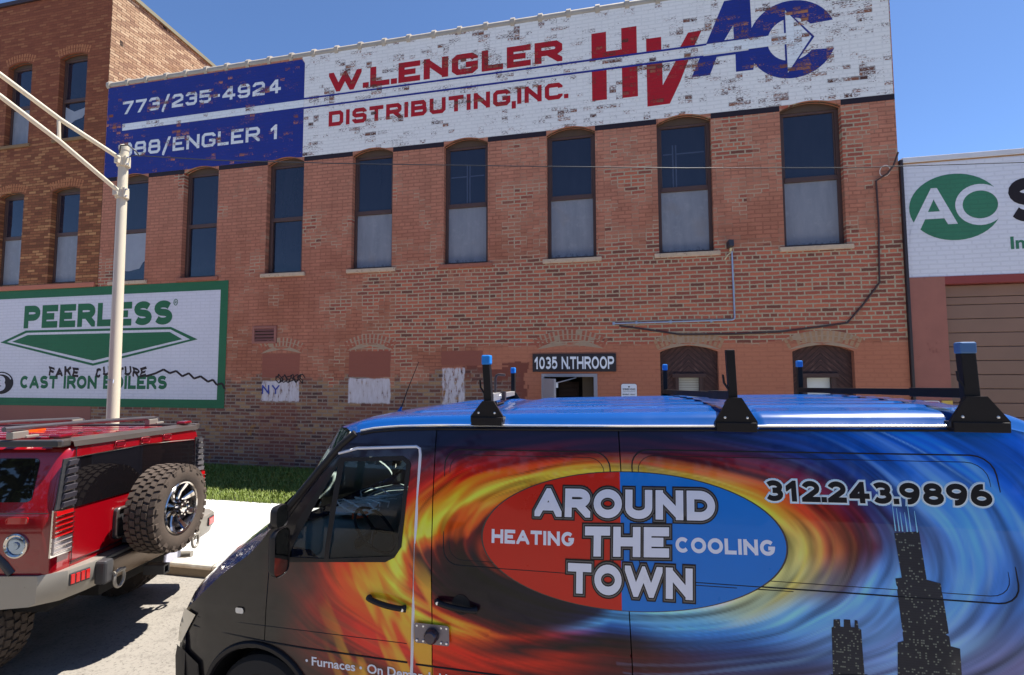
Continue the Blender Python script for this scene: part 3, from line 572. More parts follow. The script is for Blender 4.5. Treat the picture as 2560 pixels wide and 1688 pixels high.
# graffiti on the whitewashed patch
g = MB(); letters(g, 'NY', (-8.95, -8.45, 1.98, 2.2), on(FY-.005), GL, .18, .35); g.build('graffiti', M_GBLUE, eng)
g = MB(); pts = []
for k in range(60):
    t = k/59; pts.append((-8.55+.75*t+.07*math.sin(k*1.3), FY-.005, 2.36+.09*math.sin(k*.9)+.03*math.sin(k*2.3)))
for a, b in zip(pts, pts[1:]):
    dx_, dz_ = b[0]-a[0], b[2]-a[2]; L = math.hypot(dx_, dz_); nx, nz = -dz_/L*.012, dx_/L*.012; g.add([(a[0]-nx, FY-.005-.0001*len(g.f), a[2]-nz), (b[0]-nx, FY-.005-.0001*len(g.f), b[2]-nz), (b[0]+nx, FY-.005-.0001*len(g.f), b[2]+nz), (a[0]+nx, FY-.005-.0001*len(g.f), a[2]+nz)], [(0, 1, 2, 3)])
g.build('graffiti', M_GRAF, eng)
# ---------------------------------------------------------------- taller brick building on the left
lb = thing('brick_building', (-20, FY, .15), 'taller orange brown brick building with sunlit pale side wall behind the lamp post', 'building')
OST = [(0, alb(104, 62, 44)), (.35, alb(128, 78, 54)), (.7, alb(144, 92, 62)), (1, alb(172, 122, 82))]
M_LB = mat_leftbrick('orange_brown_brick', 'x', OST, alb(104, 70, 46), alb(122, 66, 48))
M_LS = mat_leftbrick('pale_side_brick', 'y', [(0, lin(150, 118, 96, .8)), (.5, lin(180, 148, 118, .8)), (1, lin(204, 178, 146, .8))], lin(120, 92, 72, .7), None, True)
M_LP = mat('salmon_wall_paint', alb(134, 84, 72), .85, var=.14, vs=1.2, dirt=(alb(150, 132, 112), .7), coords='pos', bumpy=.2)
LX0, LX1, LZ = -28.0, -14.30, 13.75
LW = [(-18.12, -17.18), (-16.12, -15.1), (-20.15, -19.2), (-22.2, -21.2)]
op = []
for a, b in LW: op += [arch_open(a, b, 5.06, 7.74, .10), arch_open(a, b, 9.28, 11.74, .10)]
w = MB(); wall_front(w, [(LX0, 4.96), (LX1-.004, 4.96), (LX1-.004, LZ), (LX0, LZ)], op, FY-.004, .2); w.build('wall', M_LB, lb)
w = MB(); flat(w, [[(LX0, -.2), (LX1-.004, -.2), (LX1-.004, 4.9), (LX0, 4.9)]], FY-.004); w.build('wall', M_LP, lb, label='painted lower wall')
w = MB(); w.box(LX0, LX1-.08, FY-.05, FY+.1, 4.9, 5.03); w.build('ledge', mat('salmon_ledge', alb(166, 98, 76), .85, var=.15, vs=3, coords='pos'), lb, bevel=.01)
w = MB(); zt = lambda y: 13.76-.095*(y-FY); yb = 30
w.add([(LX1-.004, FY, -.2), (LX1-.004, yb, -.2), (LX1-.004, yb, zt(yb)), (LX1-.004, FY, zt(FY))], [(0, 1, 2, 3)]); w.build('wall', M_LS, lb, label='sunlit pale side wall', fixn=False)
w = MB(); w.add([(LX0, FY, LZ), (LX1-.004, FY, LZ), (LX1-.004, yb, zt(yb)), (LX0, yb, zt(yb))], [(0, 1, 2, 3)]); w.add([(LX0, FY, -.2), (LX0, yb, -.2), (LX0, yb, zt(yb)), (LX0, FY, LZ)], [(0, 1, 2, 3)]); w.add([(LX0, yb, -.2), (LX1-.004, yb, -.2), (LX1-.004, yb, zt(yb)), (LX0, yb, zt(yb))], [(0, 1, 2, 3)]); w.build('roof', M_DARK, lb)
w = MB(); w.add([(LX1+dx_, y_, zt(y_)+dz_) for y_ in (FY+.05, yb) for dx_, dz_ in ((-.3, 0), (.06, 0), (.06, .12), (-.3, .12))], [(0, 1, 5, 4), (1, 2, 6, 5), (2, 3, 7, 6), (3, 0, 4, 7), (0, 3, 2, 1), (4, 5, 6, 7)])
w.build('coping', mat('grey_green_flashing', lin(120, 116, 92), .6), lb)
w = MB(); w.box(LX0, LX1-.02, FY-.06, FY+.04, LZ-.06, LZ+.06); w.build('cornice', mat('dark_gutter', alb(50, 30, 30), .6), lb)
M_OCHRE = mat('ochre_sill', alb(120, 92, 62), .85, var=.2, vs=8, coords='pos')
for i, (a, b) in enumerate(LW):
    window(lb, a, b, 5.06, 7.74, .10, 6.5, 'white', M_OCHRE, FY, False); window(lb, a, b, 9.28, 11.74, .10, 10.48, 'drape' if i == 1 else 'white', M_OCHRE, FY)
M_VL = mat('orange_arch_bricks', alb(156, 96, 60), .85, var=.5, vs=10, coords='pos')
for a, b in LW:
    for zs in (7.74, 11.74):
        rise = .10; hw_ = (b-a)/2+.06; r = (hw_**2+rise**2)/(2*rise); cz = zs+rise-r+.02; aa = math.degrees(math.asin(hw_/r)); br = MB(); cxx = (a+b)/2
        for row in range(2):
            n = int(2*r*R(aa)/.085)
            for k in range(n):
                t = 90+aa-(k+.5)*2*aa/n; rr = r+.01+row*.115; hw = .62*aa/n; flat(br, [[(cxx+q_*math.cos(R(t+s_)), cz+q_*math.sin(R(t+s_))) for q_, s_ in ((rr, -hw), (rr+.1, -hw), (rr+.1, hw), (rr, hw))]], FY-.007)
        br.build('brick_arch', M_VL, lb)
# green and white painted advert across the lower wall
YP = FY-.008
s1 = MB(); flat(s1, [[(-20.7, 1.6), (-10.04, 1.6), (-10.04, 4.9), (-20.7, 4.9)]], YP, [[(-20.45, 1.82), (-10.27, 1.82), (-10.27, 4.66), (-20.45, 4.66)]]); adv = s1.build('painted_sign', M_GREEN, lb, label='green bordered white advert for cast iron boilers')
s1 = MB(); flat(s1, [[(-20.45, 1.82), (-10.27, 1.82), (-10.27, 4.66), (-20.45, 4.66)]], YP); s1.build('white_ground', M_PWHITE, adv)
lt = MB(); letters(lt, 'PEERLESS', (-16.88, -11.75, 3.79, 4.44), on(YP-.003), GL, .29, .12); flat(lt, [arc(-11.66, 4.38, .07, .09, 0, 360, 20)[:-1]], YP-.003, [arc(-11.66, 4.38, .05, .07, 0, 360, 20)[:-1]]); letters(lt, 'R', (-11.69, -11.63, 4.34, 4.42), on(YP-.003), GL, .2)
lt.build('lettering', M_GREEN, adv)
lt = MB(); letters(lt, 'CAST IRON BOILERS', (-16.88, -11.83, 2.08, 2.44), on(YP-.003), GL, .27, .12); lt.build('lettering', M_GREEN, adv)
lt = MB(); flat(lt, [[(-17.72, 3.40), (-14.31, 2.71), (-10.92, 3.38), (-11.78, 3.725), (-16.78, 3.73)]], YP-.003, [[(-17.48, 3.41), (-14.31, 2.775), (-11.16, 3.385), (-11.79, 3.66), (-16.75, 3.665)]])
flat(lt, [[(-17.28, 3.415), (-14.31, 2.85), (-11.4, 3.39), (-11.81, 3.59), (-16.7, 3.6)]], YP-.003); lt.build('diamond', M_GREEN, adv)
lt = MB(); flat(lt, [arc(-17.6, 2.235, .47, .32, 0, 360, 30)[:-1]], YP-.003); ball = lt.build('ball_emblem', M_BLACK, adv)
lt = MB(); flat(lt, [arc(-17.6, 2.2, .44, .32, 28, 100, 12)+arc(-17.6, 2.2, .40, .28, 100, 28, 12)], YP-.005); letters(lt, '8', (-17.86, -17.42, 2.0, 2.44), on(YP-.005), GL, .3); lt.build('ball_figure', M_PWHITE, adv)
g = MB()
def wob(u, v): return (u+.02*math.sin(v*30), YP-.006, v+.03*math.sin(u*9))
letters(g, 'FAKE', (-15.84, -14.78, 2.42, 2.68), wob, GL, .26, .22); letters(g, 'CULTURE', (-14.2, -12.5, 2.41, 2.67), wob, GL, .26, .2)
zz = [(-12.52, 2.42), (-12.2, 2.5), (-11.95, 2.6), (-11.75, 2.5), (-11.55, 2.56), (-11.35, 2.42), (-11.15, 2.5), (-10.98, 2.36), (-10.78, 2.42), (-10.55, 2.28), (-10.4, 2.33), (-10.28, 2.2), (-10.12, 2.24), (-10.04, 2.1)]
for k, (a, b) in enumerate(zip(zz, zz[1:])):
    L = math.hypot(b[0]-a[0], b[1]-a[1]); nx, nz = -(b[1]-a[1])/L*.028, (b[0]-a[0])/L*.028; y_ = YP-.006-.0002*k
    g.add([(a[0]-nx, y_, a[1]-nz), (b[0]-nx, y_, b[1]-nz), (b[0]+nx, y_, b[1]+nz), (a[0]+nx, y_, a[1]+nz)], [(0, 1, 2, 3)])
g.build('graffiti', M_GRAF, adv)
# ---------------------------------------------------------------- white topped garage on the right
gb = thing('garage_building', (9, FY, .15), 'low garage with white painted parapet sign and brown roll-up door', 'building')
M_AOW = paint_on_brick('white_parapet_paint', alb(198, 196, 202), 1.24, [(0, alb(176, 140, 100)), (1, alb(196, 164, 120))], .16)
M_PIL = mat('dusty_pink_render', alb(140, 88, 76), .85, var=.22, vs=2.5, dirt=(alb(120, 72, 62), .6), coords='pos', bumpy=.25)
GX0, GX1 = 5.30, 22.0
w = MB(); flat(w, [[(GX0, 4.3), (GX1, 4.3), (GX1, 6.55), (GX0, 6.55)]], FY); shell(w, GX0, GX1, FY, 30, -.2, 6.6); w.build('wall', M_AOW, gb)
w = MB(); w.box(GX0, GX1, FY-.03, FY+.25, 6.555, 6.66); w.build('coping', mat('concrete_coping', alb(190, 186, 188), .8, var=.12, vs=3, coords='pos'), gb, bevel=.01)
w = MB(); w.box(GX0, GX1, FY-.012, FY-.001, 6.53, 6.553); w.build('rust_line', mat('rusty_flashing', alb(150, 112, 74), .8, var=.3, vs=4, coords='pos'), gb)
w = MB(); w.box(5.243, 5.296, FY-.06, FY+.1, .15, 6.62); w.build('downpipe', mat('dark_downpipe', alb(40, 30, 32), .5), gb, bevel=.01)
w = MB(); w.box(GX0, 5.895, FY-.02, FY+.3, -.2, 4.298); pl = w.build('pilaster', M_PIL, gb); w = MB(); w.box(11.6, GX1, FY-.02, FY+.3, -.2, 4.298); w.build('pilaster', M_PIL, gb)
w = MB(); w.box(5.897, 11.598, FY-.015, FY+.3, 4.15, 4.298); w.build('lintel', mat('red_brown_lintel', alb(122, 46, 40), .6, var=.2, vs=2, coords='pos'), gb)
w = MB(); zz_ = [4.15, 3.92, 3.77, 3.5, 3.235, 2.97, 2.705, 2.44, 2.175, 1.91, 1.645, 1.38, 1.115, .85, .585, .15]
for a, b in zip(zz_, zz_[1:]): w.obox((8.75, FY+.19, (a+b)/2), (2.85, 0, 0), (0, .03, .004), (0, 0, (a-b)/2-.004))
gd = w.build('garage_door', mat('brown_door_panels', alb(118, 88, 72), .55, var=.16, vs=1.5, coords='pos'), gb, bevel=.012); w = MB(); w.box(5.9, 11.6, FY+.225, FY+.24, .15, 4.15); w.build('door_backing', M_SMALLW, gd)
lt = MB(); el = [(6.14+.76*math.cos(R(a)), 5.63+.645*math.sin(R(a))) for a in range(0, 360, 8)]
M_AOG = paint_on_brick('green_emblem_paint', alb(52, 108, 82), 1.3)
oc = lambda rx, rz: [(6.55+rx*math.cos(R(a)), 5.645+rz*math.sin(R(a))) for a in range(0, 360, 10)]
flat(lt, [el], FY-.004); emb = lt.build('emblem', M_AOG, gb)
lt = MB(); flat(lt, [oc(.405, .395)+[], [(6.62, 5.9), (6.83, 5.82), (7.0, 5.7), (7.0, 5.6), (6.84, 5.4), (6.6, 5.38)]], FY-.007, [oc(.285, .268)])
flat(lt, [[(5.36, 5.1), (5.5, 5.12), (5.635, 5.42), (5.955, 5.42), (6.01, 5.3), (6.17, 5.3), (5.86, 6.02), (5.76, 6.02), (5.42, 5.32)]], FY-.007, [[(5.69, 5.56), (5.89, 5.56), (5.795, 5.8)]])
lt.build('emblem_letters', M_AOW, emb)
lt = MB(); letters(lt, 'SMITH', (7.0, 10.4, 5.26, 6.1), on(FY-.004), GL, .26, .2); lt.build('lettering', M_BLACK, gb)
lt = MB(); small_text(lt, 'Innovation', (6.99, 8.4, 4.76, 5.0), on(FY-.004), .03); lt.build('lettering', M_AOG, gb)
# ---------------------------------------------------------------- things fixed to the walls
t = thing('address_sign', (-1.14, FY, 2.7), 'black address board with white street number hung above the open door', 'sign')
b = MB(); b.box(-2.05, -.24, FY-.05, FY-.008, 2.51, 2.9); b.build('board', mat('black_sign_board', alb(34, 26, 30), .5, var=.2), t, bevel=.004)
b = MB(); letters(b, '1035 N.THROOP', (-2.0, -.28, 2.57, 2.84), on(FY-.053), GL, .2, .12); b.build('lettering', mat('white_vinyl', alb(214, 214, 220), .5, var=.1, dirt=(alb(90, 86, 90), .68)), t)
t = thing('opening_hours_sign', (0.02, FY, 2.0), 'small white opening hours notice on the wall beside the open door', 'sign')
b = MB(); b.prism(rrect(-.14, .18, 1.55, 2.25, .04), lambda u, v, h: (u, FY-.03+h, v), .025); b.build('plate', mat('white_plate', alb(212, 212, 218), .4, var=.04), t)
b = MB(); y_ = FY-.033; small_text(b, 'BUSINESS HOURS', (-.11, .15, 2.115, 2.16), on(y_), .02); small_text(b, 'MONDAY - FRIDAY', (-.11, .15, 2.015, 2.045), on(y_), .02); small_text(b, '7:30 AM - 5:00 PM', (-.1, .14, 1.965, 1.995), on(y_), .02); small_text(b, 'SATURDAY', (-.07, .11, 1.88, 1.91), on(y_), .02); b.box(-.11, .15, y_, y_+.001, 2.085, 2.09); flat(b, [arc(.02, 2.19, .02, .016, 0, 360, 10)[:-1]], y_)
b.build('lettering', mat('dark_print', alb(50, 50, 56), .6), t)
t = thing('conduit', (.9, FY, 3.56), 'grey metal conduit running down from the camera and along the brick', 'pipe')
b = MB(); b.tube([(2.14, FY-.03, 4.98), (2.155, FY-.03, 3.6), (2.13, FY-.03, 3.57), (2.09, FY-.03, 3.56), (-.26, FY-.03, 3.54)], .017, 8); M_GALV = mat('galvanised_pipe', alb(150, 158, 176), .35, .5); b.build('pipe', M_GALV, t, autos=50)
b = MB(); b.box(-.3, -.25, FY-.06, FY-.002, 3.51, 3.57); b.build('junction_box', M_GALV, t)
b = MB()
for x_ in (1.7, .9, .2): b.box(x_-.02, x_+.02, FY-.05, FY-.002, 3.52, 3.58)
b.build('clamp', M_GALV, t)
t = thing('security_camera', (2.12, FY, 5.05), 'small dark security camera above the conduit beside a sill', 'camera')
b = MB(); b.obox((2.1, FY-.1, 5.12), (.05, .01, 0), (-.01, .09, -.01), (0, .01, .07)); b.build('body', mat('dark_camera_shell', alb(48, 44, 50), .5), t, bevel=.01)
b = MB(); b.tube([(2.12, FY, 5.0), (2.12, FY-.07, 5.06)], .025, 8); b.tube([(2.14, FY-.03, 4.98), (2.05, FY-.06, 4.9), (2.0, FY-.02, 4.82)], .012, 6); b.build('bracket', mat('cream_bracket', alb(190, 176, 140), .6), t)
t = MB(); t.tube([(5.2, FY-.1, 6.75), (5.12, FY-.08, 6.5), (5.02, FY-.05, 6.36), (4.83, FY-.03, 6.24), (4.84, FY-.025, 5.4), (4.81, FY-.025, 4.6), (4.8, FY-.025, 4.22), (4.5, FY-.025, 3.8), (4.21, FY-.025, 3.45), (3.7, FY-.025, 3.38), (3.02, FY-.025, 3.3), (2.2, FY-.025, 3.27), (1.08, FY-.025, 3.28), (.4, FY-.025, 3.4), (-.16, FY-.025, 3.49)], .018, 6)
tag(t.build('power_cable', mat('brown_cable', alb(66, 46, 44), .7), None, autos=60), 'thick dark cable looping down the brick wall to the conduit', 'cable')
t = MB(); t.tube([(4.98+.09*math.cos(R(a)), FY-.05-.03*math.sin(R(a)), 6.42+.1*math.sin(R(a))) for a in range(0, 400, 25)], .008, 6); tag(t.build('cable_loop', mat('pale_cable', alb(190, 176, 170), .6), None), 'small loop of pale wire on the wall corner below the roof', 'cable')
t = thing('parking_sign', (5.55, FY, 2.0), 'white parking plate on the pink pilaster beside a yellow notice', 'sign')
b = MB(); b.prism(rrect(5.4, 5.68, 1.5, 1.95, .03), lambda u, v, h: (u, FY-.045+h, v), .02); b.build('plate', mat('white_sign_plate', alb(210, 210, 214), .4), t)
b = MB(); b.prism(rrect(5.415, 5.665, 1.86, 1.935, .02), lambda u, v, h: (u, FY-.047+h, v), .001); b.build('border', mat('red_sign_border', alb(170, 50, 50), .5), t)
t = MB(); t.box(5.72, 5.89, FY-.045, FY-.022, 1.6, 1.955); tag(t.build('notice', mat('yellow_notice', alb(196, 160, 70), .6), None), 'yellow notice on the pink pilaster beside the garage door', 'sign')
# ---------------------------------------------------------------- street lamp post with bracket arms, and the wire
M_POLE = mat('cream_pole_paint', lin(222, 210, 186, .82), .45, var=.06, vs=2, dirt=(lin(170, 160, 150, .7), .72))
t = thing('street_lamp', (-7.2, 5.95, .15), 'tall cream street lamp post with twin bracket arms standing behind the red truck', 'street lamp')
b = MB(); b.tube([(-7.2, 5.95, .15), (-7.2, 5.95, 1.8), (-7.24, 5.95, 5.83)], [.083, .078, .06], 20); b.lathe((-7.24, 5.95, 5.8), (0, 0, 1), [(0, .066), (.06, .068), (.08, .04), (.09, 0)], 20); b.build('pole', M_POLE, t, autos=40)
def arm(pts, r):
    b = MB(); b.tube(pts, r, 12); return b.build('bracket_arm', M_POLE, t, autos=50)
arm([(-7.22, 5.86, 5.655), (-7.21, 5.04, 5.83), (-7.2, 4.37, 6.04), (-7.2, 3.2, 6.33), (-7.2, 2.2, 6.45)], .03); arm([(-7.22, 5.86, 5.17), (-7.21, 5.05, 5.54), (-7.2, 4.38, 5.785), (-7.2, 3.3, 6.14), (-7.2, 2.6, 6.38)], .03)
b = MB(); b.tube([(-7.21, 5.03, 5.83), (-7.21, 5.05, 5.55)], .02, 8); b.build('strut', M_POLE, t)
for z_ in (5.62, 5.14):
    b = MB(); b.lathe((-7.235, 5.95, z_-.07), (0, 0, 1), [(0, .06), (0, .085), (.13, .085), (.13, .06)], 20); b.box(-7.27, -7.2, 5.83, 5.89, z_-.05, z_+.06); b.obox((-7.15, 5.93, z_), (.02, 0, 0), (0, .04, 0), (0, 0, .075)); b.build('clamp', M_POLE, t, bevel=.004)
    b = MB()
    for k in (-.05, .05): b.tube([(-7.13, 5.91, z_+k), (-7.1, 5.91, z_+k)], .011, 8)
    b.build('bolts', M_GALV, t)
b = MB(); b.lathe((-7.22, 5.95, 2.4), (0, 0, 1), [(0, .075), (0, .081), (.015, .081), (.015, .075)], 20); b.tube([(-7.15, 5.89, 2.41), (-7.13, 5.87, 2.36)], .006, 6); b.build('strap', M_GALV, t)
b = MB(); b.obox((-7.2, 1.8, 6.47), (.14, 0, 0), (0, .36, .02), (0, 0, .07)); b.build('lamp_head', M_GALV, t, bevel=.04)
b = MB(); b.lathe((-7.2, 5.95, .15), (0, 0, 1), [(0, .17), (.05, .17), (.12, .12), (.3, .086)], 20); b.build('base', M_POLE, t)
w0 = [(-7.14, 5.95, 5.7), (-7.07, 5.97, 5.72), (-5.92, 6.27, 5.66), (-4.15, 6.73, 5.63), (-1.66, 7.38, 5.62), (.9, 8.05, 5.62), (3.38, 8.69, 5.65), (6.12, 9.41, 5.77), (9, 10.16, 5.95), (13, FY, 6.3)]
b = MB(); b.tube(w0, .0075, 6); b.tube([(-7.2, 5.85, 5.72), (-7.12, 5.8, 5.8), (-7.05, 5.85, 5.82), (-6.98, 5.92, 5.75), (-6.97, 5.97, 5.69)], .01, 6); tag(b.build('overhead_wire', mat('black_wire', (.03, .028, .03, 1), .4), None, autos=60), 'thin black wire strung from the lamp post across the warehouse front', 'wire')
# ---------------------------------------------------------------- ground
def mat_street():
    m = NT('worn_concrete_street'); P = m.pos(); n1 = m.noise(P, .45, 5, .6); n2 = m.noise(P, 5, 8, .8); n3 = m.noise(P, 34, 5, .75)
    c = m.mix(n1, (.165, .15, .13, 1), (.28, .255, .22, 1)); c = m.mix(m('MULTIPLY', m.step(n2, .48, .72), .8), c, (.11, .098, .085, 1)); c = m.mix(m('MULTIPLY', m.step(n3, .52, .66), .75), c, (.055, .048, .042, 1)); c = m.mix(m('MULTIPLY', m.step(n1, .6, .72), .5), c, (.12, .105, .09, 1))
    vd = m.n('TexVoronoi', feature='DISTANCE_TO_EDGE', i_Scale=.3); wv = m.n('VectorMath', operation='MULTIPLY_ADD'); m.put(wv.inputs[0], m.noise(P, 1.6, 5, .65, col=True)); m.put(wv.inputs[1], (.5, .5, .5)); m.put(wv.inputs[2], P); m.put(vd.inputs['Vector'], wv.outputs[0])
    c = m.mix(m('MULTIPLY', m('SUBTRACT', 1, m.step(vd.outputs[0], .002, .006)), .35), c, (.05, .045, .04, 1))
    m.set(Base_Color=c, Roughness=.9); m.bump(m('ADD', n2, m('MULTIPLY', n3, .7)), .55, .012); return m.m
def mat_walk():
    m = NT('pale_sidewalk_concrete'); P = m.pos(); x, y, z = m.sep(P); n = m.noise(P, 1.2, 6, .6); n3 = m.noise(P, 45, 3)
    c = m.mix(n, (.50, .49, .47, 1), (.60, .59, .56, 1)); c = m.mix(m('MULTIPLY', m.step(n3, .6, .75), .3), c, (.35, .34, .32, 1))
    jx = m('ABSOLUTE', m('SUBTRACT', m('FRACT', m('DIVIDE', x, 1.6)), .5)); jy = m('ABSOLUTE', m('SUBTRACT', y, 6.95)); j = m('MINIMUM', m('MULTIPLY', jx, 1.6), jy); c = m.mix(m('MULTIPLY', m('SUBTRACT', 1, m.step(j, .004, .012)), .18), c, (.2, .18, .16, 1))
    m.set(Base_Color=c, Roughness=.85); m.bump(n3, .2, .004); return m.m
g = MB(); g.add([(-300, -300, 0), (300, -300, 0), (300, 5.46, 0), (-300, 5.46, 0)], [(0, 1, 2, 3)]); tag(g.build('street', mat_street()), kind='structure')
g = MB(); g.add([(-300, 5.46, -.02), (300, 5.46, -.02), (300, 300, -.02), (-300, 300, -.02)], [(0, 1, 2, 3)]); tag(g.build('ground', mat('bare_ground', (.16, .14, .11, 1), .9, coords='pos', vs=.5)), kind='structure')
def mat_kerb():
    m = NT('kerb_concrete'); P = m.pos(); z = m.sep(P)[2]; n = m.noise(P, 5, 6, .65); c = m.mix(n, (.36, .33, .28, 1), (.5, .47, .42, 1)); c = m.mix(m.step(m('ADD', z, m('MULTIPLY', n, .05)), .13, .175), m.mix(n, (.22, .16, .1, 1), (.33, .25, .17, 1)), c); m.set(Base_Color=c, Roughness=.9); m.bump(m.noise(P, 40, 4), .4, .006); return m.m
k = MB(); prof = [(5.46, -.05), (5.455, .1), (5.475, .14), (5.51, .152), (5.62, .152), (5.62, -.05)]
xs_ = [-60+i*2.5 for i in range(49)]
for a, b in zip(xs_, xs_[1:]): k.grid([[(a+.004, y_, z_) for y_, z_ in prof], [(b-.004, y_, z_) for y_, z_ in prof]])
tag(k.build('kerb', mat_kerb(), bevel=0), kind='structure')
g = MB(); g.box(-60, 60, 5.635, 8.25, -.1, .15); pv = tag(g.build('pavement', mat_walk()), kind='structure')
g = MB(); letters(g, '323', (-6.75, -6.15, 6.55, 6.95), lambda u, v: (u+.3*(v-6.7), v, .154), GL, .12, .3); letters(g, '1', (-6.35, -6.15, 7.5, 7.7), lambda u, v: (u, v, .154), GL, .12); g.build('chalk_marks', mat('grey_chalk', (.36, .35, .34, 1), .9), pv)
g = MB(); g.add([(-60, 8.25, .15), (60, 8.25, .15), (60, FY+.2, .15), (-60, FY+.2, .15)], [(0, 1, 2, 3)]); tag(g.build('soil', mat('soil', (.05, .06, .02, 1), .95, coords='pos', vs=5)), kind='structure')
def mat_grass():
    m = NT('grass_blades'); P = m.pos(); n = m.noise(P, 2.2, 4, .6); f = m.noise(P, 60, 2); c = m.mix(n, (.075, .13, .010, 1), (.20, .25, .03, 1)); c = m.mix(m.step(f, .55, .8), c, (.32, .31, .08, 1)); m.set(Base_Color=c, Roughness=.6); m.b.inputs['Subsurface Weight'].default_value = 0
    return m.m
g = MB(); N = 52000; gx = RNG.uniform(-13.5, -2.2, N); gy = 8.2+RNG.uniform(0, 1, N)*3.0; edge = 8.22+.05*np.sin(gx*5)+.04*np.sin(gx*13+1); ok = gy > edge+RNG.uniform(-.06, .06, N)
vs = []; fs = []
for x_, y_ in zip(gx[ok], gy[ok]):
    a = random.random()*6.283; h = random.uniform(.05, .11); w_ = random.uniform(.004, .008); lx, ly = math.cos(a)*h*.55, math.sin(a)*h*.55; px, py = -math.sin(a)*w_, math.cos(a)*w_; n = len(vs)
    vs += [(x_-px, y_-py, .148), (x_+px, y_+py, .148), (x_+lx*.4+px*.7, y_+ly*.4+py*.7, .15+h*.65), (x_+lx*.4-px*.7, y_+ly*.4-py*.7, .15+h*.65), (x_+lx, y_+ly, .15+h)]; fs += [(n, n+1, n+2, n+3), (n+3, n+2, n+4)]
g.add(vs, fs); tag(g.build('grass', mat_grass(), fixn=False), kind='stuff')
# ================================================================ wrapped delivery van
van = thing('delivery_van', (-.6, 3.885, 0), 'delivery van wrapped in a red and blue swirl with blue roof and ladder racks', 'van')
YC = 3.885
ZS_ = [.0, .45, .75, 1.0, 1.25, 1.45, 1.75, 2.05, 2.17, 2.4]; YV_ = [2.99, 2.98, 2.96, 2.935, 2.92, 2.92, 2.94, 2.98, 3.01, 3.05]
def ysf(x, z):
    n = min(.5, max(0, -2.7-x)); r = max(0, x-1.84)
    return float(np.interp(z, ZS_, YV_))+.55*n*n+3.2*r*r
def side(off=0.0, far=False):
    return (lambda u, v: (u, 2*YC-ysf(u, v)+off, v)) if far else (lambda u, v: (u, ysf(u, v)-off, v))
# ---- wrap artwork: a colour for every point of the side, worked out from the swirl's own polar coordinates
_T = np.random.default_rng(5).random((256, 256))
def vnoise(x, y):
    xi = np.floor(x).astype(int); yi = np.floor(y).astype(int); fx = x-xi; fy = y-yi; fx = fx*fx*(3-2*fx); fy = fy*fy*(3-2*fy)
    g = lambda a, b: _T[a % 256, b % 256]
    return (g(xi, yi)*(1-fx)+g(xi+1, yi)*fx)*(1-fy)+(g(xi, yi+1)*(1-fx)+g(xi+1, yi+1)*fx)*fy
def fbm(x, y, o=3):
    s = 0; a = .5
    for k in range(o): s = s+a*vnoise(x*2**k+17*k, y*2**k+31*k); a *= .5
    return s/(1-.5**o)
ECX, ECZ, EA, EB, ET = -.03, 1.58, .806, .364, .031
_K, _R1, _R2, _O, _Y, _PY, _M, _N, _B, _LB, _DB, _C, _G, _P = (26, 18, 30), (150, 25, 25), (214, 44, 20), (238, 112, 24), (248, 216, 84), (214, 206, 128), (100, 30, 48), (30, 34, 68), (16, 98, 190), (100, 172, 236), (12, 44, 104), (160, 208, 236), (112, 146, 190), (146, 124, 150)
_D = [-.7, -.3, -.1, 0, .1, .25, .5, .9, 1.5, 2.5]
_TAB = {-180: [_K, (90, 20, 30), _O, _Y, (246, 180, 54), _O, _R2, (120, 26, 20), (44, 36, 36), (38, 34, 34)],
 -150: [_K, (60, 18, 34), (190, 50, 24), (246, 190, 64), _O, (226, 78, 20), _R2, (160, 30, 20), (60, 36, 34), (40, 36, 36)],
 -120: [(24, 20, 40), (30, 20, 44), (104, 24, 34), (190, 44, 26), (120, 24, 30), (44, 22, 34), (180, 46, 24), (70, 22, 28), (30, 22, 30), (30, 26, 30)],
 -95: [_K, (24, 40, 84), (90, 160, 210), (40, 96, 160), (28, 40, 84), (32, 24, 44), (96, 30, 36), (44, 30, 44), (30, 26, 40), (30, 26, 34)],
 -70: [_C, _C, (140, 200, 226), (110, 176, 216), (70, 140, 200), (60, 118, 180), (44, 70, 120), (70, 66, 96), (84, 66, 88), _P],
 -45: [_PY, _PY, (196, 202, 160), (180, 200, 180), (120, 170, 200), (100, 160, 214), (110, 160, 210), (112, 138, 184), (120, 120, 158), _P],
 -22: [_PY, _PY, (212, 204, 130), (190, 190, 140), (132, 132, 124), (104, 90, 116), (112, 166, 222), (70, 130, 196), (60, 118, 186), _G],
 0: [_PY, (236, 190, 100), _PY, (220, 196, 110), (180, 112, 66), (124, 36, 44), (64, 36, 76), (96, 156, 222), (22, 90, 176), (14, 50, 112)],
 30: [_Y, _Y, _Y, (240, 172, 60), (214, 60, 30), (130, 34, 46), (50, 42, 84), (24, 96, 178), (20, 110, 204), (10, 40, 96)],
 60: [_Y, _Y, _Y, (238, 192, 70), (214, 62, 30), (140, 34, 44), (56, 42, 84), (16, 92, 180), (14, 60, 130), (10, 40, 96)],
 90: [_Y, _Y, _Y, (240, 204, 80), (222, 96, 34), (150, 38, 46), (56, 34, 66), (30, 36, 72), (24, 30, 60), (24, 30, 60)],
 120: [_O, _O, _O, _Y, _O, (196, 44, 32), (96, 34, 54), (34, 34, 64), (28, 30, 56), (28, 30, 50)],
 150: [_K, (110, 24, 30), _O, _Y, (242, 150, 40), (214, 50, 24), (170, 36, 34), (64, 34, 54), (30, 30, 50), (34, 32, 44)]}
_RT = [(-180, 1.44), (-166, 1.74), (-150, 1.95), (-137, 2.0), (-120, 1.8), (-95, 1.2), (-70, 1.16), (-57, 1.2), (-28, 1.12), (0, 1.09), (40, 1.07), (66, 1.04), (98, 1.05), (124, 1.09), (150, 1.24), (180, 1.44)]
